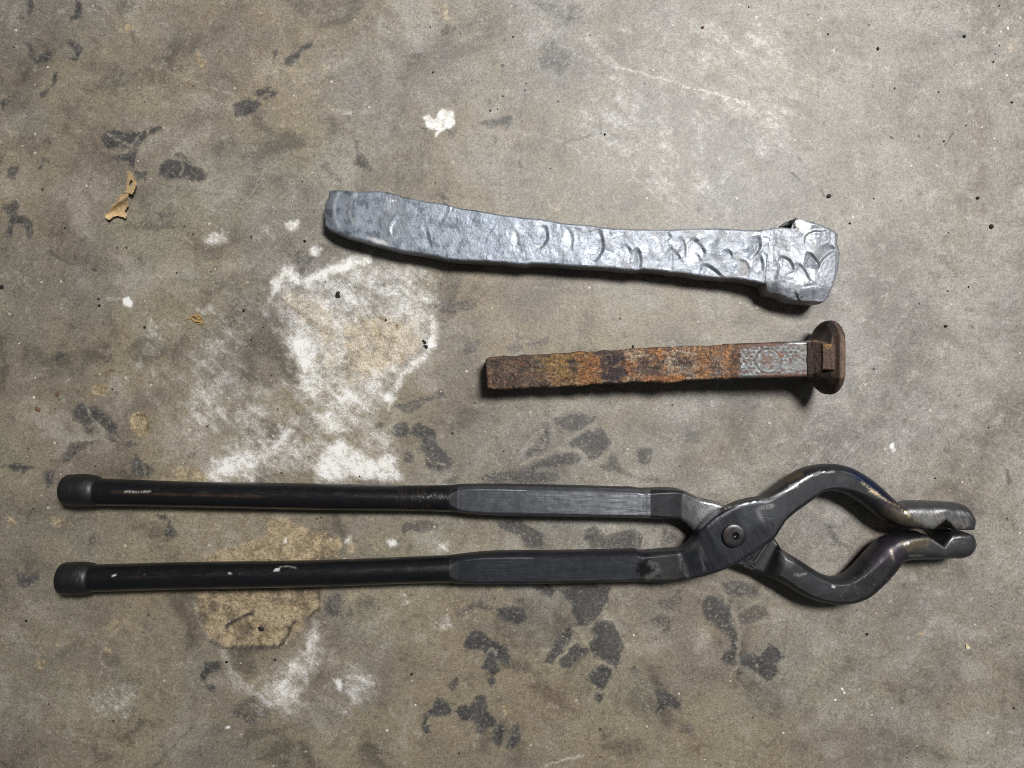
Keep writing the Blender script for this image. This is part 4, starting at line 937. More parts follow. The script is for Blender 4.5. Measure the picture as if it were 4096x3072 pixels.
# --- rivet
def lathe(profile, n=64):
    prof = np.array(profile, float)
    a = np.linspace(0, 2 * np.pi, n, endpoint=False)
    v = np.stack([prof[:, 0:1] * np.cos(a), prof[:, 0:1] * np.sin(a), np.repeat(prof[:, 1:2], n, 1)], -1)
    return v.reshape(-1, 3), grid_faces(len(prof), n, wrap=True)[:, ::-1]
rz = .0200
rxw, ryw = WX(2938, 2145, .022)
v, q = lathe([(.0046, -.0006), (.0051, .0), (.00515, .0012), (.00505, .0015), (.0048, .00165), (.0036, .0017), (.0024, .00172), (.00165, .0017), (.0015, .0014), (.0012, .0008), (.0007, .0004), (.00001, .0003)][::-1])
q = q[:, ::-1]
off = np.zeros_like(v); rr = np.hypot(v[:, 0], v[:, 1]); off[:, 0] = np.where(rr < .002, .0006, .0006 * np.clip((.0046 - rr) / .0026, 0, 1))
v = v + off
ang = np.arctan2(v[:, 1], v[:, 0])
p = Painter(2938 + v[:, 0] * 9000, 2145 - v[:, 1] * 9000, (.040, .040, .043), .75, .38)
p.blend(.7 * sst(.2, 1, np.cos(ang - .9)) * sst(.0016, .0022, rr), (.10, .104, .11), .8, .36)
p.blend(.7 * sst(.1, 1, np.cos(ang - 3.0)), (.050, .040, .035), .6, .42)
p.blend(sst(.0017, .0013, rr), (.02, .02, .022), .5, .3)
riv = add('rivet', make_mesh('rivet', v + np.array((rxw, ryw, rz)) - TL, q, colors=p.colors(), sharp=40), steel, tongs)

# ================================================================ SLAB-LIKE FORGINGS (Coons patch + walls)
def coons(U, Lo, A, B, nu, nv):
    U = resample(U, nu, False); Lo = resample(Lo, nu, False); A = resample(A, nv, False); B = resample(B, nv, False)
    u = np.linspace(0, 1, nu)[:, None, None]; v = np.linspace(0, 1, nv)[None, :, None]
    P = (1 - v) * U[:, None] + v * Lo[:, None] + (1 - u) * A[None] + u * B[None]
    P -= (1 - u) * (1 - v) * U[0] + u * (1 - v) * U[-1] + (1 - u) * v * Lo[0] + u * v * Lo[-1]
    return P
def slab(P, ztop, zbot, bulge=.0, fillet=.0012, wall_rows=7, seed=0, rough=.0002, open0=False, open1=False):
    """P (nu,nv,2) photo px of the top face, ztop/zbot (nu,nv) m -> verts, quads, px, py, wallmask"""
    nu, nv = P.shape[:2]
    ring = [(i, 0) for i in range(nu)] + [(nu - 1, j) for j in range(1, nv)] + [(i, nv - 1) for i in range(nu - 2, -1, -1)] + [(0, j) for j in range(nv - 2, 0, -1)]
    ri = np.array([i * nv + j for i, j in ring])
    bp = P.reshape(-1, 2)[ri]
    # distance to the border in metres
    i = np.arange(nu)[:, None]; j = np.arange(nv)[None]
    sx = np.hypot(*(np.gradient(P, axis=0)).transpose(2, 0, 1)); sy = np.hypot(*(np.gradient(P, axis=1)).transpose(2, 0, 1))
    d = np.minimum(np.minimum(j, nv - 1 - j) * sy, np.minimum(i + (9999 if open0 else 0), nu - 1 - i + (9999 if open1 else 0)) * sx) / S
    k = np.clip(1 - d / fillet, 0, 1)
    zt = ztop - fillet * .8 * (1 - np.sqrt(1 - k * k))
    X, Y = WX(P[..., 0], P[..., 1], zt)
    top = np.stack([X, Y, zt], -1).reshape(-1, 3)
    # outward normals of the ring
    rx, ry = top[ri, 0], top[ri, 1]
    tx = np.roll(rx, -3) - np.roll(rx, 3); ty = np.roll(ry, -3) - np.roll(ry, 3)
    l = np.hypot(tx, ty) + 1e-12; nx, ny = ty / l, -tx / l
    c = np.array([rx.mean(), ry.mean()])
    if ((rx - c[0]) * nx + (ry - c[1]) * ny).sum() < 0:
        nx, ny = -nx, -ny
    zb = zbot.reshape(-1)[ri]; z0 = top[ri, 2]
    s = np.arange(len(ri))
    rows = []
    for r in range(1, wall_rows + 1):
        f = r / wall_rows
        out = bulge * math.sin(math.pi * f) + rough * fbm(s / 30.0, f * 2 + 0 * s, seed, 3) - (.0006 * sst(.75, 1, f))
        rows.append(np.stack([rx + nx * out, ry + ny * out, z0 + (zb - z0) * f], -1))
    verts = np.concatenate([top] + rows)
    quads = [grid_faces(nu, nv)]
    n = len(ri)
    prev = ri
    for r in range(wall_rows):
        cur = nu * nv + r * n + np.arange(n)
        quads.append(np.stack([prev, np.roll(prev, -1), np.roll(cur, -1), cur], -1))
        prev = cur
    # underside: mirror grid dropped to zbot
    bt = top.copy(); bt[:, 2] = zbot.reshape(-1) - 0.0
    m = np.zeros(nu * nv, bool); m[ri] = True
    base = len(verts)
    # coarse closing fan is enough underneath
    cen = verts[prev].mean(0)
    verts = np.r_[verts, cen[None]]
    tris = np.stack([np.roll(prev, -1), prev, np.full(n, base)], -1)
    q = np.concatenate(quads)
    px = 2048 + verts[:, 0] * S * H / (H - verts[:, 2]); py = 1536 - verts[:, 1] * S * H / (H - verts[:, 2])
    wall = np.zeros(len(verts)); wall[nu * nv:] = 1
    return verts, q[:, ::-1], tris[:, ::-1], px, py, wall
def facets(P, x0, x1, n, slope, seed, rad=60.0):
    """broad overlapping hammer flats: soft-edged patches, each with its own small tilt"""
    r = np.random.default_rng(seed)
    x, y = P[..., 0], P[..., 1]
    num = np.zeros(x.shape); den = np.full(x.shape, 1e-9)
    for k in range(n):
        j = r.uniform(0, 1); i = int(r.uniform(0, 1) * (P.shape[0] - 1))
        c = P[i, int(j * (P.shape[1] - 1))]
        rr = rad * r.uniform(.7, 1.5)
        w = np.exp(-((((x - c[0]) / rr) ** 2 + ((y - c[1]) / (rr * .8)) ** 2) ** 1.5) * 2.0)
        num += w * ((x - c[0]) * r.normal(0, slope) + (y - c[1]) * r.normal(0, slope * .8)) / S
        den += w
    return num / den * sst(x0, x1, x)
def dents(P, lst):
    """hammer nicks: steep lip along a line, long ramp on one side (side=+1: right of travel direction in the photo)"""
    x, y = P[..., 0], P[..., 1]
    h = np.zeros(x.shape)
    for pts, w, dep, side in lst:
        pts = resample(np.array(pts, float), 24)
        best = np.full(x.shape, 1e9); sg = np.zeros(x.shape); tt = np.zeros(x.shape)
        for i in range(len(pts) - 1):
            x0, y0 = pts[i]; dx, dy = pts[i + 1] - pts[i]
            L = dx * dx + dy * dy + 1e-9
            t = ((x - x0) * dx + (y - y0) * dy) / L
            tc = np.clip(t, 0, 1)
            dd = np.hypot(x - x0 - tc * dx, y - y0 - tc * dy)
            cr = (dx * (y - y0) - dy * (x - x0)) / math.sqrt(L)
            m = dd < best
            best = np.where(m, dd, best); sg = np.where(m, np.where(cr > 0, 1, -1), sg); tt = np.where(m, (i + tc) / (len(pts) - 1), tt)
        s = best * sg * side
        f = np.clip(np.sin(np.pi * np.clip(tt, 0, 1)), 0, 1) ** .6
        w = w * 1.6
        ramp = np.where(s > -3, np.clip(1 - s / w, 0, 1) ** 1.25, 0) * sst(-3.0, 13.0, s)
        lip = .06 * np.exp(-((s + 5) / 5) ** 2)
        over = np.where(best > w * 1.6, 0, 1)
        h += dep * .0015 * f * (-ramp + lip) * over
    return h

# ================================================================ SILVERY FORGED BAR
def z5(x, y): return 1300 + x / 3.687, 740 + y / 3.687
def z6(x, y): return 1900 + x / 3.687, 820 + y / 3.687
def z7(x, y): return 2500 + x / 3.687, 880 + y / 3.687
def zh(x, y): return 3020 + x / 4.253, 850 + y / 4.253
seam_top, seam_bot = (3088, 912), (3059, 1136)
upper = [z5(x, y) for x, y in [(72,84),(170,78),(350,85),(480,102),(640,95),(760,90),(870,100),(1000,130),(1180,180),(1320,210),(1480,245),(1640,260),(1850,300),(2000,345),(2212,370)]] + \
        [z6(x, y) for x, y in [(200,110),(400,150),(600,170),(740,190),(960,205),(1100,230),(1280,265),(1400,280),(1560,290),(1700,300),(1850,325),(2050,345),(2212,350)]] + \
        [z7(x, y) for x, y in [(340,140),(620,145),(800,135),(1140,125),(1400,125),(1660,135),(1800,150),(1960,150),(2100,130)]] + [seam_top]
lower = [z5(x, y) for x, y in [(0,590),(80,660),(200,715),(350,770),(520,810),(760,880),(980,935),(1140,975),(1400,1010),(1640,1050),(1820,1100),(2000,1115),(2212,1120)]] + \
        [z6(x, y) for x, y in [(400,850),(740,885),(830,870),(920,865),(1100,875),(1400,900),(1600,910),(2000,930),(2212,955)]] + \
        [z7(x, y) for x, y in [(170,745),(240,728),(400,735),(700,775),(860,785),(1120,830),(1460,862),(1600,860),(1800,890),(1960,920)]] + [seam_bot]
left_end = [z5(x, y) for x, y in [(72,84),(60,170),(14,290),(0,370),(-4,480),(0,590)]]
seam = [seam_top, (3078, 960), (3068, 1030), (3062, 1090), seam_bot]
bar_mat = metal_mat('silvery_scaled_steel', .22, 1300, crackle=0.0, grit=.24)
bar = empty('forged_steel_bar', (.0, .055, 0)); BL = np.array((.0, .055, 0))
tag(bar, 'silvery grey hammered steel bar with a lumpy square head', 'forged bar')

def bar_paint(px, py, wall, seed):
    p = Painter(px, py, (.285, .312, .355), .40, .44)
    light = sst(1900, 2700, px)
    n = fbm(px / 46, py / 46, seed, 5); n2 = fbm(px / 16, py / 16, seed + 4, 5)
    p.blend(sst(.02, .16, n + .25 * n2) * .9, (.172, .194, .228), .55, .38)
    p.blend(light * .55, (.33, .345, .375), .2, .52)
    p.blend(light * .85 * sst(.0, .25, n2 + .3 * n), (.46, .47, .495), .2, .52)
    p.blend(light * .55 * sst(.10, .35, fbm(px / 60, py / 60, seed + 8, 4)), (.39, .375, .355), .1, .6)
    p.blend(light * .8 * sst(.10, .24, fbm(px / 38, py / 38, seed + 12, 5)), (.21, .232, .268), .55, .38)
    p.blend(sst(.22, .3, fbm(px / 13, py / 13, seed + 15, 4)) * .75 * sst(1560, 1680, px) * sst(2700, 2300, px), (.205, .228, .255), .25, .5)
    p.blend(sst(.34, .42, fbm(px / 6, py / 6, seed + 16, 3)) * .7, (.10, .105, .115), .3, .6)
    p.blend(wall * .9, (.065, .07, .08), .3, .5)  # side walls coloured darker to deepen the shade on them
    p.c *= np.array((.84, .86, .89))
    return p

nu, nv = 900, 90
P = coons(upper, lower, left_end, seam, nu, nv)
x, y = P[..., 0], P[..., 1]
vv = np.linspace(0, 1, nv)[None]
zt = np.interp(x, [1300, 1330, 1420, 1700, 2200, 2800, 3090], [11.0, 11.8, 13.0, 13.2, 13.2, 14.5, 16.5]) * .001
zb = np.interp(x, [1300, 1500, 1800, 2200, 2700, 3090], [5.5, 4.2, 2.2, .6, .3, .3]) * .001
zt = zt + (.00014 + .00022 * sst(1900, 2500, x)) * fbm(x / 70, y / 60, 4, 2) + (.00007 + .00009 * sst(1900, 2400, x)) * fbm(x / 30, y / 30, 14, 4) + .00004 * fbm(x / 7, y / 7, 24, 3)
L1 = [
 ([z7(0,335), z7(60,390), z7(110,480), z7(135,570)], 30, .45, 1), ([z7(175,395), z7(215,450), z7(240,520), z7(250,620), z7(232,730)], 26, 1.2, 1),
 ([z7(630,150), z7(670,200), z7(698,275)], 24, .4, 1), ([z7(650,350), z7(700,420), z7(720,520), z7(715,640), z7(730,765)], 24, .35, 1),
 ([z7(680,390), z7(760,460), z7(830,560), z7(878,635)], 30, .6, 1), ([z7(825,215), z7(870,280), z7(898,350), z7(908,450), z7(900,600)], 34, .45, 1),
 ([z7(1000,240), z7(1090,320), z7(1150,390), z7(1188,480), z7(1192,565)], 46, .55, 1), ([z7(1130,630), z7(1240,660), z7(1330,720), z7(1420,800), z7(1515,868)], 42, 1.1, 1),
 ([z7(1070,470), z7(1110,560), z7(1130,630)], 26, .4, 1), ([z7(1525,400), z7(1580,490), z7(1608,595)], 36, .5, 1),
 ([z7(1985,220), z7(2008,330), z7(2000,420), z7(1960,500), z7(1855,605)], 36, .95, 1), ([z7(1990,490), z7(2030,570), z7(2048,660), z7(2042,765)], 30, .7, 1),
 ([z7(1680,560), z7(1800,620), z7(1842,720), z7(1830,855)], 36, .5, 1), ([z6(1045,285), z6(1080,400), z6(1082,500), z6(1030,590), z6(968,665)], 24, .75, 1),
 ([z6(1840,328), z6(1880,430), z6(1908,560), z6(1892,680), z6(1778,855)], 38, .9, 1), ([z6(1380,325), z6(1440,420), z6(1455,520), z6(1430,700)], 34, .45, 1),
 ([z6(330,240), z6(280,360), z6(180,470)], 14, .2, 1), ([z6(520,260), z6(470,400), z6(480,520)], 16, .15, -1), ([z6(560,300), z6(640,420), z6(640,560), z6(600,680)], 22, .18, 1),
 ([z5(1210,405), z5(1080,450), z5(1000,540), z5(960,650), z5(975,760)], 36, .3, -1), ([z5(1500,540), z5(1530,700), z5(1592,960)], 18, .18, 1), ([z5(1860,310), z5(1780,480), z5(1690,640)], 18, .15, 1),
 ([z5(420,150), z5(370,260), z5(350,420), z5(410,600)], 30, .3, 1), ([z5(1910,310), z5(1880,400)], 10, .4, 1), ([z7(380,150), z7(400,250), z7(500,330), z7(640,370)], 26, .3, -1),
]
zt = zt + .85 * dents(P, L1) + facets(P, 1500, 2500, 60, .036, 5, 85.0)
bev = [z5(205,120), z5(155,230), z5(132,350), z5(150,500), z5(205,610)]
bx = np.interp(y, [b[1] for b in bev], [b[0] for b in bev])
zt = zt - .0011 * np.clip((bx - x) / 34, 0, 1) ** 1.4
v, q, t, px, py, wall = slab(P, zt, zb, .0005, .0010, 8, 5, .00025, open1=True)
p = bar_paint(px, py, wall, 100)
p.line(bev, 8, .8, 24, 30, col=(.58,.60,.63), met=.25, rgh=.45, a=.7)
p.line([z5(430,150), z5(380,250), z5(350,400), z5(420,560)], 13, .8, 16, 31, col=(.50,.52,.55), met=.25, rgh=.48, a=.6)
p.poly([z5(x_, y_) for x_, y_ in [(880,120),(1100,170),(1250,380),(1000,480),(940,700),(980,900),(800,800),(820,400)]], 16, 20, 24, 3, col=(.235,.252,.285), met=.5, rgh=.38, a=.75)
p.poly([z5(x_, y_) for x_, y_ in [(1000,560),(1210,420),(1240,560),(1210,720),(1000,830),(965,700)]], 5, 5, 14, 3, col=(.26,.285,.315), met=.5, rgh=.4, a=.8)
p.poly([z5(x_, y_) for x_, y_ in [(640,770),(900,840),(960,900),(760,860)]], 10, 8, 12, 3, col=(.66,.65,.63), met=.2, rgh=.5, a=.7)
p.line([z5(960,230), z5(1045,235)], 3, .2, 8, 3, col=(.85,.85,.85), met=.5, rgh=.35)
p.poly([z6(x_, y_) for x_, y_ in [(1390,325),(1440,420),(1460,560),(1420,720),(1340,600),(1270,560),(1320,400)]], 4, 6, 10, 3, col=(.34,.385,.42), met=.4, rgh=.42, a=.85)
p.poly([z6(x_, y_) for x_, y_ in [(590,250),(650,300),(640,480),(600,680),(540,520),(540,350)]], 4, 5, 10, 4, col=(.35,.38,.41), met=.4, rgh=.42, a=.8)
p.poly([z7(x_, y_) for x_, y_ in [(1955,215),(1970,320),(1930,450),(1840,590),(1820,480),(1880,340)]], 3, 4, 10, 4, col=(.255,.28,.315), met=.4, rgh=.42, a=.9)
p.poly([z7(x_, y_) for x_, y_ in [(905,360),(960,280),(1040,340),(1080,480),(1110,600),(950,640),(905,590)]], 8, 8, 14, 4, col=(.34,.36,.395), met=.4, rgh=.42, a=.8)
p.poly([z7(x_, y_) for x_, y_ in [(1690,560),(1800,640),(1840,740),(1800,820),(1650,820),(1700,700)]], 8, 14, 10, 4, col=(.26,.25,.245), met=.2, rgh=.6, a=.75)
p.poly([z7(x_, y_) for x_, y_ in [(395,240),(440,235),(500,310),(470,325)]], 3, 3, 6, 4, col=(.88,.88,.87), met=.1, rgh=.5, a=.9)
p.line([(3071,1020), (3065,1070), (3061,1110), seam_bot], 2.2, .15, 12, 5, col=(.06,.06,.07), met=.2, rgh=.7, a=.85)
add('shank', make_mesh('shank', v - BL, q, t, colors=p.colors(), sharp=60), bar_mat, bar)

hu = [seam_top, (3120, 909), zh(560,262), zh(625,268), zh(645,225), zh(640,160), zh(690,118), zh(760,112), zh(860,135), zh(1040,180), zh(1200,240), zh(1340,300), zh(1412,368)]
hl = [seam_bot, zh(182,1200), zh(200,1320), zh(240,1380), zh(380,1392), zh(500,1432), zh(560,1478), zh(640,1490), zh(800,1508), zh(920,1520), zh(1060,1524), zh(1160,1525)]
hr = [zh(x_, y_) for x_, y_ in [(1412,368),(1402,440),(1392,510),(1420,600),(1442,700),(1432,830),(1412,980),(1370,1120),(1320,1260),(1260,1410),(1205,1490),(1160,1525)]]
nu, nv = 150, 150
P = coons(hu, hl, seam, hr, nu, nv)
x, y = P[..., 0], P[..., 1]
zt = np.interp(x, [3050, 3090, 3150, 3260, 3340, 3362], [16.5, 16.9, 18.4, 19.6, 19.0, 17.6]) * .001
zt = zt - .0022 * sst(1150, 1215, y + (x - 3200) * .05) - .0016 * sst(950, 880, y) * sst(3300, 3360, x)
zt = zt - .0022 * sst(3140, 3075, x) * sst(1120, 1170, y)
zt = zt + .00028 * fbm(x / 60, y / 60, 44, 3) + .00014 * fbm(x / 18, y / 18, 45, 4)
L2 = [([zh(390,740), zh(500,742), zh(600,800), zh(660,900), zh(700,1000)], 40, 1.2, 1), ([zh(680,850), zh(760,870), zh(850,960), zh(930,1100), zh(965,1175)], 36, .8, 1),
      ([zh(870,665), zh(960,690), zh(1040,780), zh(1098,880), zh(1085,975)], 44, 1.3, 1), ([zh(1385,650), zh(1230,740), zh(1140,830), zh(1085,960)], 30, 1.1, 1),
      ([zh(840,520), zh(860,410), zh(930,350), zh(1020,322), zh(1120,322), zh(1220,303)], 18, .55, -1), ([zh(780,1302), zh(900,1292), zh(1050,1280), zh(1120,1302)], 14, .5, -1),
      ([zh(690,1350), zh(740,1450), zh(770,1525)], 12, 1.1, 1), ([zh(560,1478), zh(660,1430), zh(700,1360)], 12, 1.0, 1), ([zh(400,800), zh(420,900), zh(390,1060), zh(330,1170)], 24, .5, 1),
      ([zh(640,270), zh(700,330), zh(760,330)], 18, .8, -1)]
zt = zt + .95 * dents(P, L2) + facets(P, 3000, 3060, 14, .04, 6, 80.0)
zb = np.full(x.shape, .0002)
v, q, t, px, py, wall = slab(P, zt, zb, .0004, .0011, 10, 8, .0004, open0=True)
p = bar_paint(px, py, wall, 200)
p.blend(np.full(len(px), .25), (.40, .41, .435), .3, .48)
p.poly([zh(x_, y_) for x_, y_ in [(700,130),(780,110),(950,220),(940,320),(860,360),(760,320),(690,230)]], 6, 10, 8, 3, col=(.90,.90,.88), met=.05, rgh=.55, a=.95)
p.poly([zh(x_, y_) for x_, y_ in [(860,420),(960,350),(960,440),(900,460)]], 4, 5, 8, 3, col=(.9,.9,.88), met=.05, rgh=.55, a=.9)
p.poly([zh(x_, y_) for x_, y_ in [(960,300),(1080,190),(1340,310),(1400,380),(1250,440),(1100,540),(960,420)]], 8, 10, 20, 4, col=(.25,.265,.30), met=.45, rgh=.42, a=.8)
p.poly([zh(x_, y_) for x_, y_ in [(400,760),(520,770),(640,880),(720,1040),(800,1100),(950,1140),(800,1230),(700,1240),(560,1060),(430,880)]], 6, 8, 20, 5, col=(.30,.325,.36), met=.45, rgh=.42, a=.8)
p.poly([zh(x_, y_) for x_, y_ in [(840,690),(950,690),(1060,830),(1080,950),(920,970),(820,860)]], 4, 5, 20, 6, col=(.27,.29,.325), met=.45, rgh=.42, a=.85)
p.poly([zh(x_, y_) for x_, y_ in [(1000,760),(1380,650),(1200,780),(1080,960)]], 6, 5, 20, 6, col=(.26,.275,.30), met=.4, rgh=.45, a=.7)
p.poly([zh(x_, y_) for x_, y_ in [(200,1240),(330,1300),(380,1390),(230,1390)]], 5, 8, 10, 7, col=(.14,.15,.165), met=.3, rgh=.55, a=.8)
p.poly([zh(x_, y_) for x_, y_ in [(620,140),(680,120),(700,260),(650,280)]], 4, 6, 6, 8, col=(.015,.015,.016), met=.1, rgh=.5, a=.95)
p.line([zh(840,520), zh(860,410), zh(930,350), zh(1020,320), zh(1120,320), zh(1210,303)], 1.8, col=(.03,.03,.035), met=0, rgh=.7)
p.line([zh(780,1302), zh(900,1292), zh(1050,1280), zh(1120,1302)], 1.9, .2, 9, 3, col=(.03,.03,.035), met=0, rgh=.7)
p.line([zh(690,1360), zh(740,1450), zh(770,1520)], 2.6, col=(.02,.02,.022), met=0, rgh=.7)
p.line([zh(940,1145), zh(1035,1190)], 1.4, col=(.03,.03,.035), met=0, rgh=.7)
p.poly([zh(x_, y_) for x_, y_ in [(765,1430),(830,1410),(810,1480),(770,1480)]], 3, 4, 5, 9, col=(.06,.06,.06), met=0, rgh=.8, a=.85)
p.line([(3071,1020), (3065,1070), (3061,1110), seam_bot], 2.2, .15, 12, 5, col=(.06,.06,.07), met=.2, rgh=.7, a=.85)
p.line(hr, 4, .25, 10, 7, col=(.10,.10,.12), met=.2, rgh=.6, a=.8)
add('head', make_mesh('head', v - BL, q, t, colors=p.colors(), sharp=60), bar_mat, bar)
# torn burr folded up behind the neck
v, q, t, px, py, cx, cz = loft([(*zh(415,235), *zh(425,262), 11, 14.5, 2, 1), (*zh(480,190), *zh(500,258), 10, 16, 2, 1), (*zh(560,160), *zh(600,262), 9.5, 16.8, 2.2, 1), (*zh(640,118), *zh(655,255), 9, 17, 2.2, 1), (*zh(700,112), *zh(720,240), 9, 17, 2.2, 1), (*zh(730,140), *zh(735,210), 11, 16, 2, 1)], 1.6, 30, None, .0005, 90)
p = Painter(px, py, (.016, .016, .018), .2, .4)
p.line([zh(420,245), zh(500,205), zh(540,190)], 6, .3, 5, 4, col=(.3,.31,.33), met=.4, rgh=.4)
add('burr', make_mesh('burr', v - BL, q, t, colors=p.colors(), sharp=50), bar_mat, bar)

# ================================================================ RUSTY RAILWAY SPIKE
def zs(x, y): return 1880 + x / 1.409, 1250 + y / 1.409
def zp(x, y): return 2850 + x / 5.53, 1340 + y / 5.53
def zk(x, y): return 3180 + x / 4.608, 1260 + y / 4.608
rust_mat = metal_mat('rusted_iron', .55, 1400, grit=.75)
spike = empty('railway_spike', (.075, .008, 0)); SL = np.array((.075, .008, 0))
tag(spike, 'rusty orange brown square railway spike with a mushroom head', 'spike')
su = [zs(x_, y_) for x_, y_ in [(92,262),(110,254),(250,245),(400,236),(560,226),(740,216),(870,209),(1080,198),(1270,190),(1400,184),(1520,176),(1700,168),(1895,160),(1925,160)]]
sl_ = [zs(x_, y_) for x_, y_ in [(98,424),(118,432),(240,430),(380,425),(500,420),(620,410),(740,403),(870,396),(1000,389),(1110,395),(1200,385),(1280,379),(1500,371),(1700,366),(1900,361),(1930,361)]]
def ragged(pts, amp, seed):
    q_ = resample(np.array(pts, float), 260, False)
    k_ = sst(2990, 2930, q_[:, 0]) * sst(1940, 1960, q_[:, 0])
    q_[:, 1] += amp * k_ * (fbm(q_[:, 0] / 34, q_[:, 0] * 0 + .37, seed, 3, .5) + .5 * fbm(q_[:, 0] / 90, q_[:, 0] * 0 + .41, seed + 5, 2))
    return q_
su_, sl2_ = ragged(su, 5, 900), ragged(sl_, 7, 910)
nu, nv = 640, 84
P = coons(su_, sl2_, [zs(92,262), zs(89,300), zs(92,360), zs(98,424)], [zs(1925,160), zs(1925,260), zs(1930,361)], nu, nv)
x, y = P[..., 0], P[..., 1]
zt = np.interp(x, [1940, 2400, 2960, 3250], [15.0, 18.2, 22.6, 25.0]) * .001
zb = np.interp(x, [1940, 3250], [0.2, 8.2]) * .001
rusty = sst(2985, 2940, x)
zt = zt + rusty * (.00045 * fbm(x / 48, y / 48, 3, 4) + .00060 * fbm(x / 19, y / 19, 13, 4, .5) - .00045 * np.abs(fbm(x / 6.5, y / 6.5, 23, 4, .65)))
blobs = [(2298,1448,24,18,-.7),(2350,1455,26,22,.5),(2245,1450,34,30,-.3),(2440,1460,34,36,-.45),(2520,1455,22,22,.4),(2720,1465,36,32,-.9),(2650,1440,22,26,.35),(2590,1470,40,26,-.3),(1985,1462,14,14,-.4),(2085,1448,10,8,-.6),(2190,1425,8,8,-.6)]
for bx_, by_, rx_, ry_, dep in blobs:
    zt = zt + dep * .001 * np.exp(-(((x - bx_) / rx_) ** 2 + ((y - by_) / ry_) ** 2) * 1.3)
L3 = [([zs(280,320), zs(320,350), zs(380,375), zs(420,350), zs(480,350), zs(500,380), zs(560,402)], 16, .6, -1), ([zs(1270,195), zs(1280,290), zs(1275,378)], 12, .5, -1),
      ([zs(735,240), zs(730,330), zs(745,400)], 10, .4, -1), ([zs(870,215), zs(870,300), zs(900,390)], 12, .4, 1), ([zp(585,240), zp(600,500), zp(600,880)], 9, .7, 1)]
zt = zt + dents(P, L3)
# stamped dimple grid and ring on the bare end
dots = []
for r_ in range(8):
    for c_ in range(12):
        dx_ = 628 + c_ * 116 + (58 if r_ % 2 == 0 else 0); dy_ = 222 + r_ * 89
        if (dx_ - 1235) ** 2 + (dy_ - 590) ** 2 < 265 ** 2 or dx_ > 1960:
            continue
        if dx_ > 1500 and dy_ > 620:
            continue
        dots.append(zp(dx_ + random.uniform(-8, 8), dy_ + random.uniform(-8, 8)))
dotm = np.zeros(x.shape)
for dx_, dy_ in dots:
    w_ = (np.abs(x - dx_) < 16) & (np.abs(y - dy_) < 16)
    dotm[w_] = np.maximum(dotm[w_], np.exp(-(((x[w_] - dx_) / 4.0) ** 2 + ((y[w_] - dy_) / 5.2) ** 2)))
zt = zt - .00011 * dotm
rc = zp(1235, 590)
rd = np.hypot((x - rc[0]) / 1.05, y - rc[1]) * 5.53
zt = zt - .00014 * np.exp(-((rd - 265) / 24) ** 2) - .0001 * sst(265, 200, rd)
zt = zt + .00004 * fbm(x / 14, y / 9, 77, 3) * (1 - rusty)
v, q, t, px, py, wall = slab(P, zt, zb, .0003, .0014, 8, 3, .0004)
p = Painter(px, py, (.085, .058, .043), .0, .82)
n1 = fbm(px / 40, py / 40, 300, 5); n2 = fbm(px / 14, py / 14, 310, 5); n3 = fbm(px / 6, py / 6, 320, 4)
RD = (.040, .026, .022); OR = (.235, .095, .032); OC = (.160, .096, .040); TN_ = (.31, .22, .135); PU = (.030, .022, .026); GY = (.145, .125, .108)
p.blend(sst(-.1, .3, n1) * .7, (.135, .095, .066)); p.blend(sst(.05, .3, n2) * .7, RD)
def zone(x0, x1, w=22):
    q_ = px + 120 * fbm(px / 75, py / 42, 395, 4) + 46 * n2
    return sst(x0 - w * 1.6, x0 + w * 1.6, q_) * sst(x1 + w * 1.6, x1 - w * 1.6, q_)
p.blend(zone(2185, 2400) * sst(-.45, .05, n1 + .5 * n2 + .4 * np.exp(-((py - 1450) / 60) ** 2)), OC)
p.blend(zone(2180, 2330) * sst(.05, .3, fbm(px / 22, py / 22, 330, 4)) * .8, (.150, .100, .036))
p.blend(zone(2300, 2400) * sst(-.15, .25, n2) * .85, OR)
p.blend(zone(2180, 2400) * sst(.1, .32, fbm(px / 20, py / 20, 340, 5)) * .85, RD)
p.blend(zone(2402, 2490, 10) * .55, PU); p.blend(zone(2402, 2490, 10) * sst(.2, .4, n2) * .6, (.09, .055, .05), .2, .5)
p.blend(zone(2492, 2785, 10) * .8, (.125, .085, .065)); p.blend(zone(2492, 2785, 10) * sst(-.05, .25, n2) * .85, TN_)
p.blend(zone(2492, 2785, 10) * sst(.02, .28, fbm(px / 26, py / 26, 350, 5)) * .9, OR); p.blend(zone(2492, 2785, 10) * sst(.08, .3, fbm(px / 24, py / 24, 360, 5)) * .9, (.055, .036, .034))
p.blend(zone(2660, 2785, 8) * np.exp(-(((px - 2722) / 52) ** 2 + ((py - 1468) / 44) ** 2)) * 1.1 * sst(-.35, .2, n2), GY); p.blend(zone(2690, 2785, 8) * sst(.1, .3, n3) * .5, (.36, .30, .24))
p.blend(zone(2550, 2785) * sst(1490, 1520, py) * .8, OR)
p.blend(zone(2785, 2965, 6) * .95, (.19, .095, .042)); p.blend(zone(2785, 2965, 6) * sst(-.05, .25, n2) * .75, (.28, .155, .07)); p.blend(zone(2785, 2965, 6) * sst(.05, .3, fbm(px / 30, py / 30, 370, 5)) * .85, (.115, .095, .09))
p.blend(zone(2900, 2962, 10) * sst(-.1, .25, n2) * .9, (.060, .034, .024), 0, .5)
p.blend(sst(.34, .44, n3) * sst(2975, 2950, px) * .8, (.018, .013, .012))
p.blend(sst(.36, .5, fbm(px / 5, py / 5, 380, 3)) * sst(2975, 2950, px) * .5, (.42, .32, .22))
def rp(pts, col, a=.8, rag=16, w=5, sc=14, sd=1):
    rag, w, sc = rag * 1.7, w * 1.3, sc * 1.2
    p.poly([zs(*q_) for q_ in pts], w, rag, sc, sd, col=col, a=a)
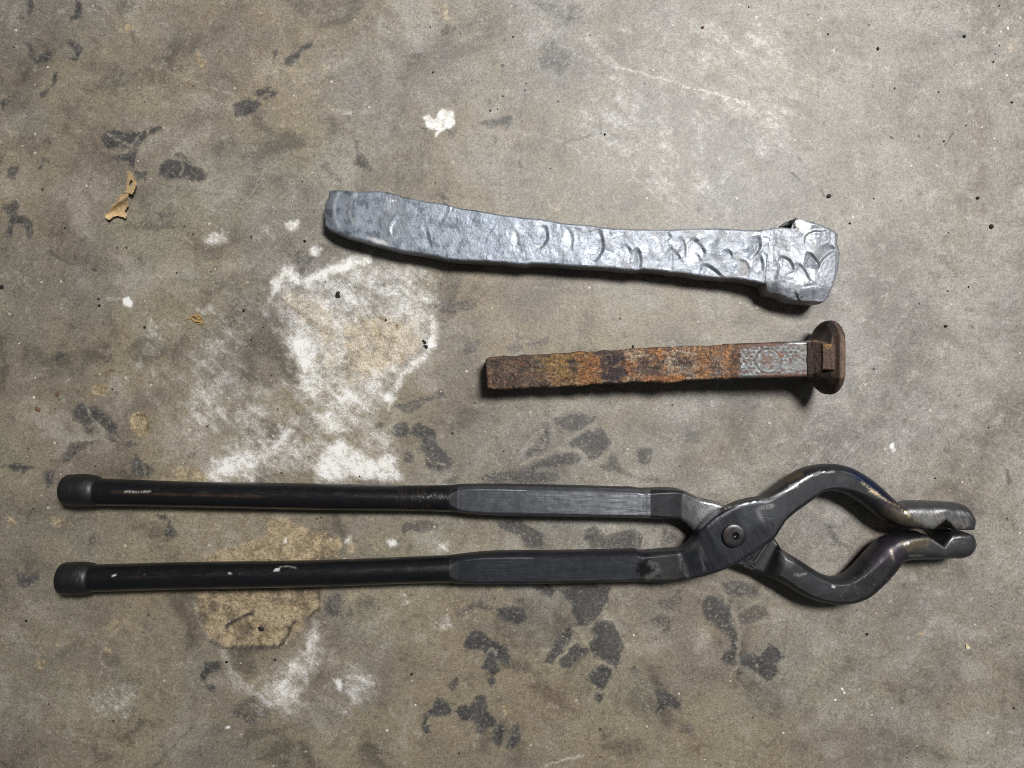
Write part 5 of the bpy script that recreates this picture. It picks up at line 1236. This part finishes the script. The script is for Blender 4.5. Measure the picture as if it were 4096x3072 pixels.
rp([(735,225),(870,215),(868,300),(900,335),(860,392),(742,402),(722,310)], PU, .93, 14, 4, 16, 401)
rp([(420,250),(610,236),(640,300),(600,340),(560,398),(500,378),(480,345),(405,330)], (.175,.108,.040), .6, 22, 6, 18, 402)
rp([(620,258),(732,240),(738,390),(640,400),(604,350)], (.215,.092,.034), .6, 22, 6, 18, 403)
rp([(548,268),(590,262),(612,300),(604,332),(570,318),(552,290)], (.028,.020,.020), .9, 8, 4, 10, 404)
rp([(640,265),(690,268),(694,310),(650,318)], (.105,.048,.028), .8, 10, 6, 10, 405)
rp([(1095,235),(1160,230),(1270,226),(1276,372),(1130,352),(1100,300)], (.255,.205,.155), .65, 24, 5, 16, 406)
rp([(1165,238),(1250,245),(1262,300),(1200,320),(1170,290)], (.062,.042,.034), .85, 16, 6, 12, 407)
rp([(1150,300),(1250,310),(1260,372),(1160,350)], (.150,.135,.122), .75, 14, 6, 12, 408)
rp([(880,235),(960,214),(1000,240),(935,262),(905,300)], (.33,.25,.165), .7, 20, 5, 12, 409)
rp([(1000,205),(1100,200),(1090,260),(1040,250)], (.235,.098,.034), .75, 16, 6, 12, 410)
rp([(885,270),(930,285),(920,330),(880,320)], (.24,.095,.036), .8, 12, 5, 10, 411)
rp([(930,235),(1060,265),(1090,330),(1000,360),(920,330),(960,280)], (.050,.034,.034), .75, 24, 5, 14, 412)
rp([(1130,348),(1225,350),(1212,388),(1142,390)], (.245,.105,.030), .9, 10, 4, 10, 413)
rp([(310,305),(390,258),(425,330),(350,372)], (.078,.068,.052), .7, 18, 6, 16, 414)
rp([(110,262),(200,256),(180,310),(120,330)], (.034,.023,.021), .7, 18, 6, 14, 415)
rp([(100,340),(240,350),(330,400),(250,428),(110,425)], (.060,.037,.033), .7, 20, 6, 16, 416)
rp([(1280,200),(1350,190),(1360,372),(1285,376)], (.225,.115,.048), .7, 14, 4, 14, 417)
rp([(1350,240),(1420,230),(1420,360),(1360,360)], (.110,.092,.088), .6, 26, 6, 14, 418)
rp([(1440,230),(1512,200),(1516,365),(1460,360)], (.060,.034,.025), .85, 16, 5, 12, 419)
rp([(1420,200),(1470,190),(1470,300),(1430,330)], (.240,.120,.050), .7, 18, 5, 12, 420)
p.line([zs(280,320), zs(320,350), zs(380,375), zs(420,350), zs(480,350), zs(500,380), zs(560,402)], 3.0, .1, 8, 3, col=(.01,.008,.007))
p.line([zs(120,270), zs(150,300), zs(140,330)], 7, .3, 6, 3, col=(.018,.012,.011))
for bx_, by_, rx_, ry_, dep in blobs:
    if dep < -.35 and bx_ < 2600:
        p.blend(.85 * np.exp(-(((px - bx_) / rx_) ** 2 + ((py - by_) / ry_) ** 2) * 1.8), (.030, .021, .020))
fe_ = sst(2960, 2930, px)
p.blend(fe_ * .45 * sst(.10, .26, fbm(px / 62, py / 30, 421, 5)), (.205, .092, .036)); p.blend(fe_ * .55 * sst(.14, .28, fbm(px / 58, py / 26, 425, 5)), (.046, .030, .026))
p.blend(fe_ * .4 * sst(.18, .30, fbm(px / 40, py / 22, 429, 5)), (.25, .175, .105)); p.blend(fe_ * .35 * sst(.08, .24, fbm(px / 90, py / 14, 433, 5)), (.110, .064, .042))
p.blend(.42 * sst(2240, 2080, px + 60 * n1), (.055, .037, .029))
gr_ = 1 + 1.5 * fbm(px / 4.5, py / 4.5, 398, 3) + 1.1 * fbm(px / 11, py / 11, 399, 4)
p.c *= 1.2 * np.clip(gr_, .22, 2.2)[:, None]
st_ = sst(2955, 2961, px + 3 * n2) * (1 - wall)
p.blend(st_, (.128, .136, .138), .42, .46, .82)
p.blend(st_ * .7 * sst(-.05, .3, fbm(px / 18, py / 12, 390, 4)), (.105, .113, .116), .42, .5)
p.blend(st_ * .7 * sst(.15, .35, fbm(px / 9, py / 5, 391, 4)) * sst(3120, 2990, px), (.34, .36, .37), .6, .38)
p.blend(st_ * .4 * sst(3140, 3230, px), (.13, .115, .105), .3, .5)
for dx_, dy_ in dots:
    d_ = ((px - dx_) / 3.4) ** 2 + ((py - dy_) / 4.6) ** 2
    m_ = d_ < 9
    w_ = np.zeros(len(px)); w_[m_] = np.exp(-d_[m_]) * .7 * (.35 + .65 * random.random())
    p.blend(w_ * (1 - wall), (.075, .050, .046) if random.random() < .7 else (.14, .060, .045), .2, .6)
p.poly([zp(x_, y_) for x_, y_ in [(1100,520),(1200,450),(1340,480),(1330,600),(1240,680),(1180,620)]], 5, 26, 8, 5, col=(.150,.075,.052), met=.1, rgh=.6, a=.75)
p.poly([zp(x_, y_) for x_, y_ in [(1380,330),(1450,390),(1560,420),(1570,480),(1490,510),(1430,420)]], 3, 4, 6, 6, col=(.22,.085,.05), met=.1, rgh=.6, a=.9)
p.line([zp(800,490), zp(880,505), zp(940,490)], 6, .2, 6, 5, col=(.18,.075,.05), met=.1, rgh=.6, a=.85)
p.blend(st_ * .4 * np.exp(-((np.hypot((px - rc[0]) / 1.05, py - rc[1]) * 5.53 - 265) / 14) ** 2), (.08, .065, .06), .3, .6)
eu = np.interp(px, [q_[0] for q_ in su], [q_[1] for q_ in su]); el = np.interp(px, [q_[0] for q_ in sl_], [q_[1] for q_ in sl_])
p.blend(st_ * sst(26, 12, py - eu + 34 * n2) * sst(3140, 3090, px) * .95, (.125, .066, .045), .1, .65, .2)
p.blend(st_ * sst(.08, .28, fbm(px / 26, py / 18, 397, 5)) * .85, (.115, .066, .050), .15, .6, .3)
p.blend(st_ * sst(22, 10, el - py + 34 * n2) * sst(3000, 3060, px) * .95, (.14, .070, .052), .1, .65)
p.blend(st_ * sst(7, 3, np.abs(py - eu - 6)) * sst(3140, 3160, px) * .6, (.32, .33, .34), .6, .4)
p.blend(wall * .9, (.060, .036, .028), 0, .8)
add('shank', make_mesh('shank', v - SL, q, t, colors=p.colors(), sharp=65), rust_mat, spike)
# head: rings along the spike axis
hx = [3222, 3238, 3252, 3264, 3273, 3286, 3296, 3302, 3312, 3320, 3328, 3335, 3340, 3343]
ht = [1365, 1360, 1347, 1334, 1323, 1300, 1289, 1285, 1283, 1285, 1297, 1330, 1375, 1415]
hb_ = [1506, 1508, 1516, 1526, 1538, 1560, 1570, 1575, 1578, 1577, 1566, 1532, 1490, 1450]
hzt = [24.9, 25.2, 26.2, 27.2, 28.2, 30.4, 32.2, 34.2, 34.6, 34.4, 33, 29.5, 24.5, 20]
hzb = [8.3, 8.0, 6.8, 5.5, 4.5, 2.6, 1.4, .6, .1, .2, 1.4, 4.8, 9.8, 14]
hn = [7, 6, 4.5, 3.6, 3.2, 2.7, 2.5, 2.4, 2.4, 2.4, 2.4, 2.3, 2.2, 2.0]
rows = [(x_, a_, x_, b_, c_, d_, n_, .88 if 3284 < x_ < 3330 else 1.0) for x_, a_, b_, c_, d_, n_ in zip(hx, ht, hb_, hzb, hzt, hn)]
v, q, t, px, py, cx, cz = loft(rows, 1.2, 110, None, .00012, 500, cap0=False)
p = Painter(px, py, (.062, .040, .031), 0, .74)
n1 = fbm(px / 26, py / 26, 510, 5)
p.blend(sst(-.1, .35, n1) * .7, (.095, .058, .043)); p.blend(sst(.1, .4, fbm(px / 10, py / 10, 520, 4)) * .6, (.034, .022, .018))
p.poly([zk(x_, y_) for x_, y_ in [(240,460),(430,290),(560,110),(590,150),(690,380),(690,1010),(730,1110),(830,1150),(700,1470),(560,1450),(440,1340),(240,1150)]], 6, 5, 12, 9, col=(.022,.015,.012), met=0, rgh=.75, a=.92)  # underside: dark scale, with its shade away from the lamp painted in
p.poly([zk(x_, y_) for x_, y_ in [(590,150),(690,380),(680,540),(640,740),(690,1010),(730,1110),(830,1140),(920,1120),(950,800),(910,420),(760,130)]], 5, 4, 12, 5, col=(.135,.086,.067), met=0, rgh=.7, a=.95)
p.blend(sst(5, -5, poly_sdf(px, py, [zk(590,150), zk(690,380), zk(690,1010), zk(830,1140), zk(920,1120), zk(950,800), zk(760,130)])) * sst(.0, .35, fbm(px / 7, py / 7, 530, 4)) * .6, (.20, .138, .11), 0, .75)
p.poly([zk(x_, y_) for x_, y_ in [(560,110),(690,100),(760,200),(760,330),(680,340),(610,180)]], 8, 6, 12, 5, col=(.075,.066,.064), met=.3, rgh=.5, a=.8)
p.line([zk(900,420), zk(930,600), zk(925,900), zk(900,1110), zk(830,1145), zk(735,1115)], 6, .2, 8, 5, col=(.21,.125,.078), a=.85)
p.line([zk(250,470), zk(380,475), zk(480,510), zk(560,530), zk(650,560)], 5, .25, 6, 6, col=(.26,.16,.085), a=.9)
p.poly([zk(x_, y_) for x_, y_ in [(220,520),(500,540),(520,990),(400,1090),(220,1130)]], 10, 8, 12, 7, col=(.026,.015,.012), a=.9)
p.line([zk(600,130), zk(640,250), zk(690,390)], 3, .1, 9, 5, col=(.014,.010,.009), a=.9)
head = add('head', make_mesh('head', v - SL, q, t, colors=p.colors(), sharp=38), rust_mat, spike)
# lug stepping from the shank up to the rim
P = coons([zk(215,500), zk(400,505), zk(520,525), zk(740,545)], [zk(220,1120), zk(420,1080), zk(535,1000), zk(740,1022)], [zk(215,500), zk(210,800), zk(220,1120)], [zk(740,545), zk(740,760), zk(740,1022)], 90, 90)
xx_ = P[..., 0] + 3 * fbm(P[..., 1] / 20, P[..., 0] / 20, 640, 3)
zt = np.interp(xx_, [3226, 3250, 3284, 3292, 3340], [25.3, 26.2, 28.2, 29.4, 31.0]) * .001 + .00035 * fbm(P[..., 0] / 14, P[..., 1] / 14, 600, 4)
v, q, t, px, py, wall = slab(P, zt, np.full(P.shape[:2], .020), .0002, .0009, 6, 4, .0003)
p = Painter(px, py, (.092, .057, .043), 0, .75)
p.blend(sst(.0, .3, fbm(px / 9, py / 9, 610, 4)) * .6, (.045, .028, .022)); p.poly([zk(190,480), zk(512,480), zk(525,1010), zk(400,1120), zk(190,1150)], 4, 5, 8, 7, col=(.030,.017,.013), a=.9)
p.blend(sst(.25, .45, fbm(px / 7, py / 7, 615, 4)) * .6, (.10, .055, .030))
p.poly([zk(520,520), zk(680,520), zk(670,620), zk(530,620)], 6, 10, 8, 4, col=(.24,.14,.05), a=.75)
p.line([zk(530,960), zk(545,1000), zk(690,1020)], 4, .2, 6, 5, col=(.22,.14,.085), a=.9)
add('lug', make_mesh('lug', v - SL, q, t, colors=p.colors(), sharp=60), rust_mat, head)

# ================================================================ SMALL DEBRIS
def dull(name, col, rough=.8, amt=.6, fine=2500):
    m = NT(name)
    n = m.noise(fine, 5, .65); n2 = m.noise(500, 4, .6, loc=(2, 2, 2))
    c = m.mix(amt, col, m.mix(m.ss(n, .3, .7), (.25, .25, .25), (.75, .75, .75)), 'OVERLAY')
    c = m.mix(amt * .7, c, m.mix(m.ss(n2, .35, .65), (.28, .28, .28), (.72, .72, .72)), 'OVERLAY')
    return m.finish(c, rough, 0, .4, m.bump(n, .4, .0003))
leaf_mat = dull('dry_leaf', (.56, .40, .215), .75)

def sheet(name, outline, holes, zfun, mat, parent, org, step=2.2, thick=.00018, label=None):
    """thin torn sheet with real thickness: fine cells inside a ragged outline"""
    o = np.array(outline, float)
    xs = np.arange(o[:, 0].min() - 4, o[:, 0].max() + 4, step); ys = np.arange(o[:, 1].min() - 4, o[:, 1].max() + 4, step)
    X, Y = np.meshgrid(xs, ys, indexing='ij')
    wx = X + 3.0 * fbm(X / 7, Y / 7, 700, 3); wy = Y + 3.0 * fbm(X / 7, Y / 7, 710, 3)
    d = poly_sdf(wx, wy, outline)
    for h in holes:
        d = np.maximum(d, -poly_sdf(wx, wy, h))
    ins = d < 0
    cell = (ins[:-1, :-1].astype(int) + ins[1:, :-1] + ins[:-1, 1:] + ins[1:, 1:]) >= 2
    Z = zfun(X, Y) + .00012 * fbm(X / 10, Y / 10, 720, 3)
    Z = np.maximum(Z, .0001)
    wxw, wyw = WX(X, Y, Z)
    nxv, nyv = X.shape
    top = np.stack([wxw, wyw, Z + thick], -1).reshape(-1, 3); bot = np.stack([wxw, wyw, Z], -1).reshape(-1, 3)
    ii, jj = np.nonzero(cell)
    a = ii * nyv + jj; b = (ii + 1) * nyv + jj; c = (ii + 1) * nyv + jj + 1; e = ii * nyv + jj + 1
    N = nxv * nyv
    quads = [np.stack([a, e, c, b], -1), np.stack([a, b, c, e], -1) + N]
    edges = {}
    for k in range(len(a)):
        for u_, w_ in ((a[k], b[k]), (b[k], c[k]), (c[k], e[k]), (e[k], a[k])):
            if (w_, u_) in edges:
                del edges[(w_, u_)]
            else:
                edges[(u_, w_)] = 1
    side = np.array([(u_, w_, w_ + N, u_ + N) for u_, w_ in edges])
    quads = np.concatenate(quads + [side])
    allv = np.r_[top, bot]
    used, inv = np.unique(quads, return_inverse=True)
    ob = add(name, make_mesh(name, allv[used] - np.array(org), inv.reshape(-1, 4), sharp=50), mat, parent)
    return ob
def zl(x, y): return 400 + x / 6.91, 660 + y / 6.91
lx, ly = WX(474, 790, 0)
leaf = empty('torn_leaf', (lx, ly, 0))
tag(leaf, 'torn tan dry leaf scrap with a holed upper piece', 'leaf')
lorg = (lx, ly, 0)
sheet('leaf_piece', [zl(*q_) for q_ in [(765,175),(800,170),(820,205),(875,210),(920,300),(950,370),(1000,450),(1010,530),(960,640),(930,730),(890,810),(780,770),(700,765),(675,735),(740,720),(735,600),(755,450),(775,320),(755,220)]],
      [[zl(*q_) for q_ in [(850,400),(905,430),(905,540),(870,610),(800,580),(800,500)]]],
      lambda x, y: .0009 + .0030 * np.clip((x - 508) / 35, -.3, 1) + .0016 * np.clip((y - 740) / 30, 0, 1), leaf_mat, leaf, lorg)
sheet('leaf_piece', [zl(*q_) for q_ in [(585,800),(640,815),(780,785),(770,960),(795,990),(780,1150),(720,1210),(690,1290),(740,1370),(725,1450),(690,1465),(600,1420),(570,1410),(480,1400),(370,1420),(300,1500),(240,1515),(200,1495),(170,1420),(105,1400),(180,1350),(250,1300),(300,1260),(320,1160),(350,1110),(480,1000),(520,900)]],
      [], lambda x, y: .0008 + .0018 * np.clip((y - 850) / 30, 0, 1) + .0040 * np.exp(-(((x - 400) * .55 + (y - 660) * .83 - 160) / 18) ** 2) + .0030 * np.clip((x - 455) / 60, 0, 1) * np.clip((870 - y) / 60, 0, 1), leaf_mat, leaf, lorg)

def strand(name, pts, w, h, mat, org, parent=None, seed=0):
    pts = np.array(pts, float)
    d = np.gradient(pts[:, :2], axis=0); d /= np.linalg.norm(d, axis=1)[:, None] + 1e-9
    ww = w * np.array([.35] + [1] * (len(pts) - 2) + [.4])
    rows = [(p_[0] + n_[1] * k_, p_[1] - n_[0] * k_, p_[0] - n_[1] * k_, p_[1] + n_[0] * k_, p_[2], p_[2] + h, 2.2, 1) for p_, n_, k_ in zip(pts, d, ww)]
    v, q, t, px, py, cx, cz = loft(rows, 1.2, 14, None, .00012, seed)
    return add(name, make_mesh(name, v - np.array(org), q, t, sharp=50), mat, parent)
def zc_(x, y): return 730 + x / 18.43, 1240 + y / 18.43
cx0, cy0 = WX(782, 1274, 0)
curl_mat = dull('dry_leaf_curl', (.42, .27, .11), .75)
curl = empty('curled_leaf_scrap', (cx0, cy0, 0))
tag(curl, 'small crumpled golden brown leaf curl on the whitish stain', 'leaf scrap')
for k_, pts in enumerate([[(150,760,.0),(400,640,.1),(640,560,.5),(760,480,.8)], [(620,470,.3),(720,640,.2),(830,780,.1),(1100,830,.3),(1300,850,.5),(1520,900,.3)],
                          [(640,480,.6),(850,400,1.0),(1100,380,1.1),(1300,460,.7),(1420,600,.4)], [(880,470,.9),(1050,520,1.0),(1250,640,.8),(1420,690,.4)],
                          [(1180,1000,.0),(1320,1020,.2),(1480,940,.3),(1540,900,.2)], [(930,560,.3),(1060,640,.4),(1250,720,.5),(1400,760,.3)]]):
    strand('leaf_strip', [(*zc_(a_, b_), c_) for a_, b_, c_ in pts], [2.2, 4.2, 3.6, 4.0, 4.2, 3.6][k_], [.35, .6, .5, .6, .6, .5][k_], curl_mat, (cx0, cy0, 0), curl, 800 + k_)

def stone_mesh(name, seed, flat=.6):
    r = np.random.default_rng(seed)
    import bmesh
    bm = bmesh.new()
    bmesh.ops.create_icosphere(bm, subdivisions=2, radius=1.0)
    for vert in bm.verts:
        c = vert.co
        k = 1 + .35 * float(pnoise(np.array([c.x * 1.3 + seed]), np.array([c.y * 1.3 + c.z * 1.7]), seed)[0]) + r.uniform(-.07, .07)
        vert.co = (c.x * k, c.y * k * .85, (c.z * k * flat))
    zmin = min(vert.co.z for vert in bm.verts)
    for vert in bm.verts:
        vert.co.z -= zmin
    me = bpy.data.meshes.new(name)
    bm.to_mesh(me); bm.free()
    return me
kinds = {
 'black': (dull('black_grit', (.022, .020, .019), .6), 'tiny black grit crumb lying on the bare concrete', 'grit', 'black grit crumbs strewn over the concrete', 'grit_crumb', .6),
 'brown': (dull('brown_grit', (.17, .10, .058), .8), 'small reddish brown crumb lying on the concrete', 'crumb', 'brown crumbs strewn over the concrete', 'brown_crumb', .65),
 'white': (dull('white_fleck', (.74, .71, .64), .8), 'tiny white paint fleck lying on the concrete', 'fleck', 'white flecks strewn over the concrete', 'white_fleck', .3),
}
protos = {k: [stone_mesh(kinds[k][4], 20 * i + j, kinds[k][5]) for j in range(4)] for i, k in enumerate(kinds)}
for k in kinds:
    for me in protos[k]:
        me.materials.append(kinds[k][0])
CR = {
 'black': [('C', [(1262,316,12),(1820,237,11),(2010,400,7),(1995,1467,15),(1908,1282,11),(1655,597,6),(2130,663,8),(938,222,6),(1690,915,7),(810,95,5),(1205,162,5),(2048,37,6),(945,1270,13),(1080,1447,8),(1235,1287,5),(1832,813,5),(2050,295,5),(1370,572,6),(2022,350,5),(425,47,5),(1720,1507,5),(1345,887,5)]),
           ('B', [(592,468,7),(1112,238,6),(770,218,5),(965,717,7),(1010,708,5),(1045,622,6),(1705,870,9),(1610,228,6),(575,175,5),(1405,657,5),(1190,583,5),(1197,541,5),(1352,1090,5),(607,1183,5)]),
           ('D', [(15,240,16),(640,318,9),(645,360,12),(940,500,10),(1580,392,10),(1628,582,7),(1145,148,7),(1600,625,5),(2190,280,14),(2180,300,9),(2196,300,10),(730,902,7),(1345,1140,6),(1800,1030,6),(2000,1338,6),(2108,205,5),(1758,812,5),(1705,502,6)]),
           ('A', [(940,660,5),(62,625,5),(1630,1535,9),(1975,1562,11),(760,1605,6),(820,1605,6),(1960,1175,6),(422,1475,6),(92,305,5)]),
           ('H', [(540,275,10),(530,263,8),(550,303,14),(536,298,7),(865,665,6),(720,863,8),(1888,302,9),(2143,678,7),(1805,120,6),(287,130,8),(1050,980,5),(2010,610,5),(118,1142,6)]),
           ('G', [(1192,790,9),(2142,1270,9),(1995,608,5),(1720,1242,5),(450,1332,5),(2115,860,5),(1450,1590,4)]),
           ('F', [(455,1050,9),(992,560,5),(763,1562,7),(1563,1053,5)]), ('E', [(1470,970,10),(1782,955,10),(1695,752,20),(318,1243,7),(905,1342,6),(172,705,9),(2080,35,6)]),
           ('I', [(1700,492,11),(1025,505,7),(1850,240,7),(1715,266,6),(1632,1478,6),(1235,770,6),(1530,348,5),(1978,1152,5),(490,1202,4),(940,1370,5)])],
 'brown': [('D', [(375,930,15),(248,1030,17),(605,120,9),(185,1287,7),(355,1025,6),(510,910,7)]), ('C', [(127,178,10)]), ('E', [(660,0,7)])],
 'white': [('C', [(820,915,7),(893,118,6),(808,487,6),(2103,183,11),(2017,897,6)]), ('A', [(1905,618,6),(900,567,5),(310,435,6)]), ('G', [(1030,1147,11),(1045,1170,9),(985,1217,12),(650,1430,9),(1253,655,5)]),
           ('F', [(295,1415,9),(480,1250,9),(455,1092,6)]), ('B', [(180,695,8),(85,128,6)]), ('I', [(370,342,7),(480,375,8),(1738,352,8)]), ('D', [(220,955,10),(125,605,6)])],
}
SPECIAL = {('E', 1695, 752): ('black pebble lying in the tan hollow beside the lower handle',),
           ('D', 375, 930): ('reddish brown crumb nearest the small round pit in the concrete',), ('D', 248, 1030): ('oblong tan brown crumb off to one side of the two pits',),
           ('E', 1470, 970): ('black grit crumb just past the broken edge of the tan hollow',), ('C', 945, 1270): ('black crumb at the end of a short dark smear behind the forged head',),
           ('C', 127, 178): ('single reddish crumb on the pale scuffed concrete',)}
for q_ in ((2190, 280), (2180, 300), (2196, 300)):
    SPECIAL[('D', *q_)] = ('black grit crumb in the trio on the white stain nearest the forged bar', 'trio of crumbs on the white stain')
for q_ in ((540, 275), (530, 263), (550, 303), (536, 298)):
    SPECIAL[('H', *q_)] = ('black grit crumb in the tight cluster at the white stain rim', 'crumb cluster at the white stain rim')
for q_ in ((1030, 1147), (1045, 1170), (985, 1217)):
    SPECIAL[('G', *q_)] = ('white fleck in the loose trio on the concrete off the lower jaw', 'trio of white flecks')
for k, lst in CR.items():
    mat, label, cat, group, nm, fl = kinds[k]
    for tile, pts in lst:
        for (a, b, r) in pts:
            (px, py), = T(tile, [(a, b)])
            wx, wy = WX(px, py, 0)
            o = add(nm, protos[k][random.randrange(4)], None, None, (wx, wy, -.00005))
            s = r * K / S * .95
            o.scale = (s * random.uniform(.8, 1.2), s * random.uniform(.8, 1.2), s * (.9 if k != 'white' else .5))
            o.rotation_euler = (0, 0, random.uniform(0, 6.28))
            sp_ = SPECIAL.get((tile, a, b))
            tag(o, sp_[0] if sp_ else label, cat, (sp_[1] if len(sp_) > 1 else None) if sp_ else group)
# pale yellow flake
fx, fy = WX(*T('G', [(1842, 870)])[0], 0)
fm = dull('pale_flake', (.72, .62, .38), .7)
fk = sheet('yellow_flake', T('G', [(1826,850),(1840,858),(1850,866),(1860,880),(1842,888),(1832,878),(1834,866)]), [], lambda x, y: .0002 + 0 * x, fm, None, (fx, fy, 0), 1.2, .0003)
fk.location = (fx, fy, 0)
tag(fk, 'pale yellow flake of paper on the bare concrete', 'flake')
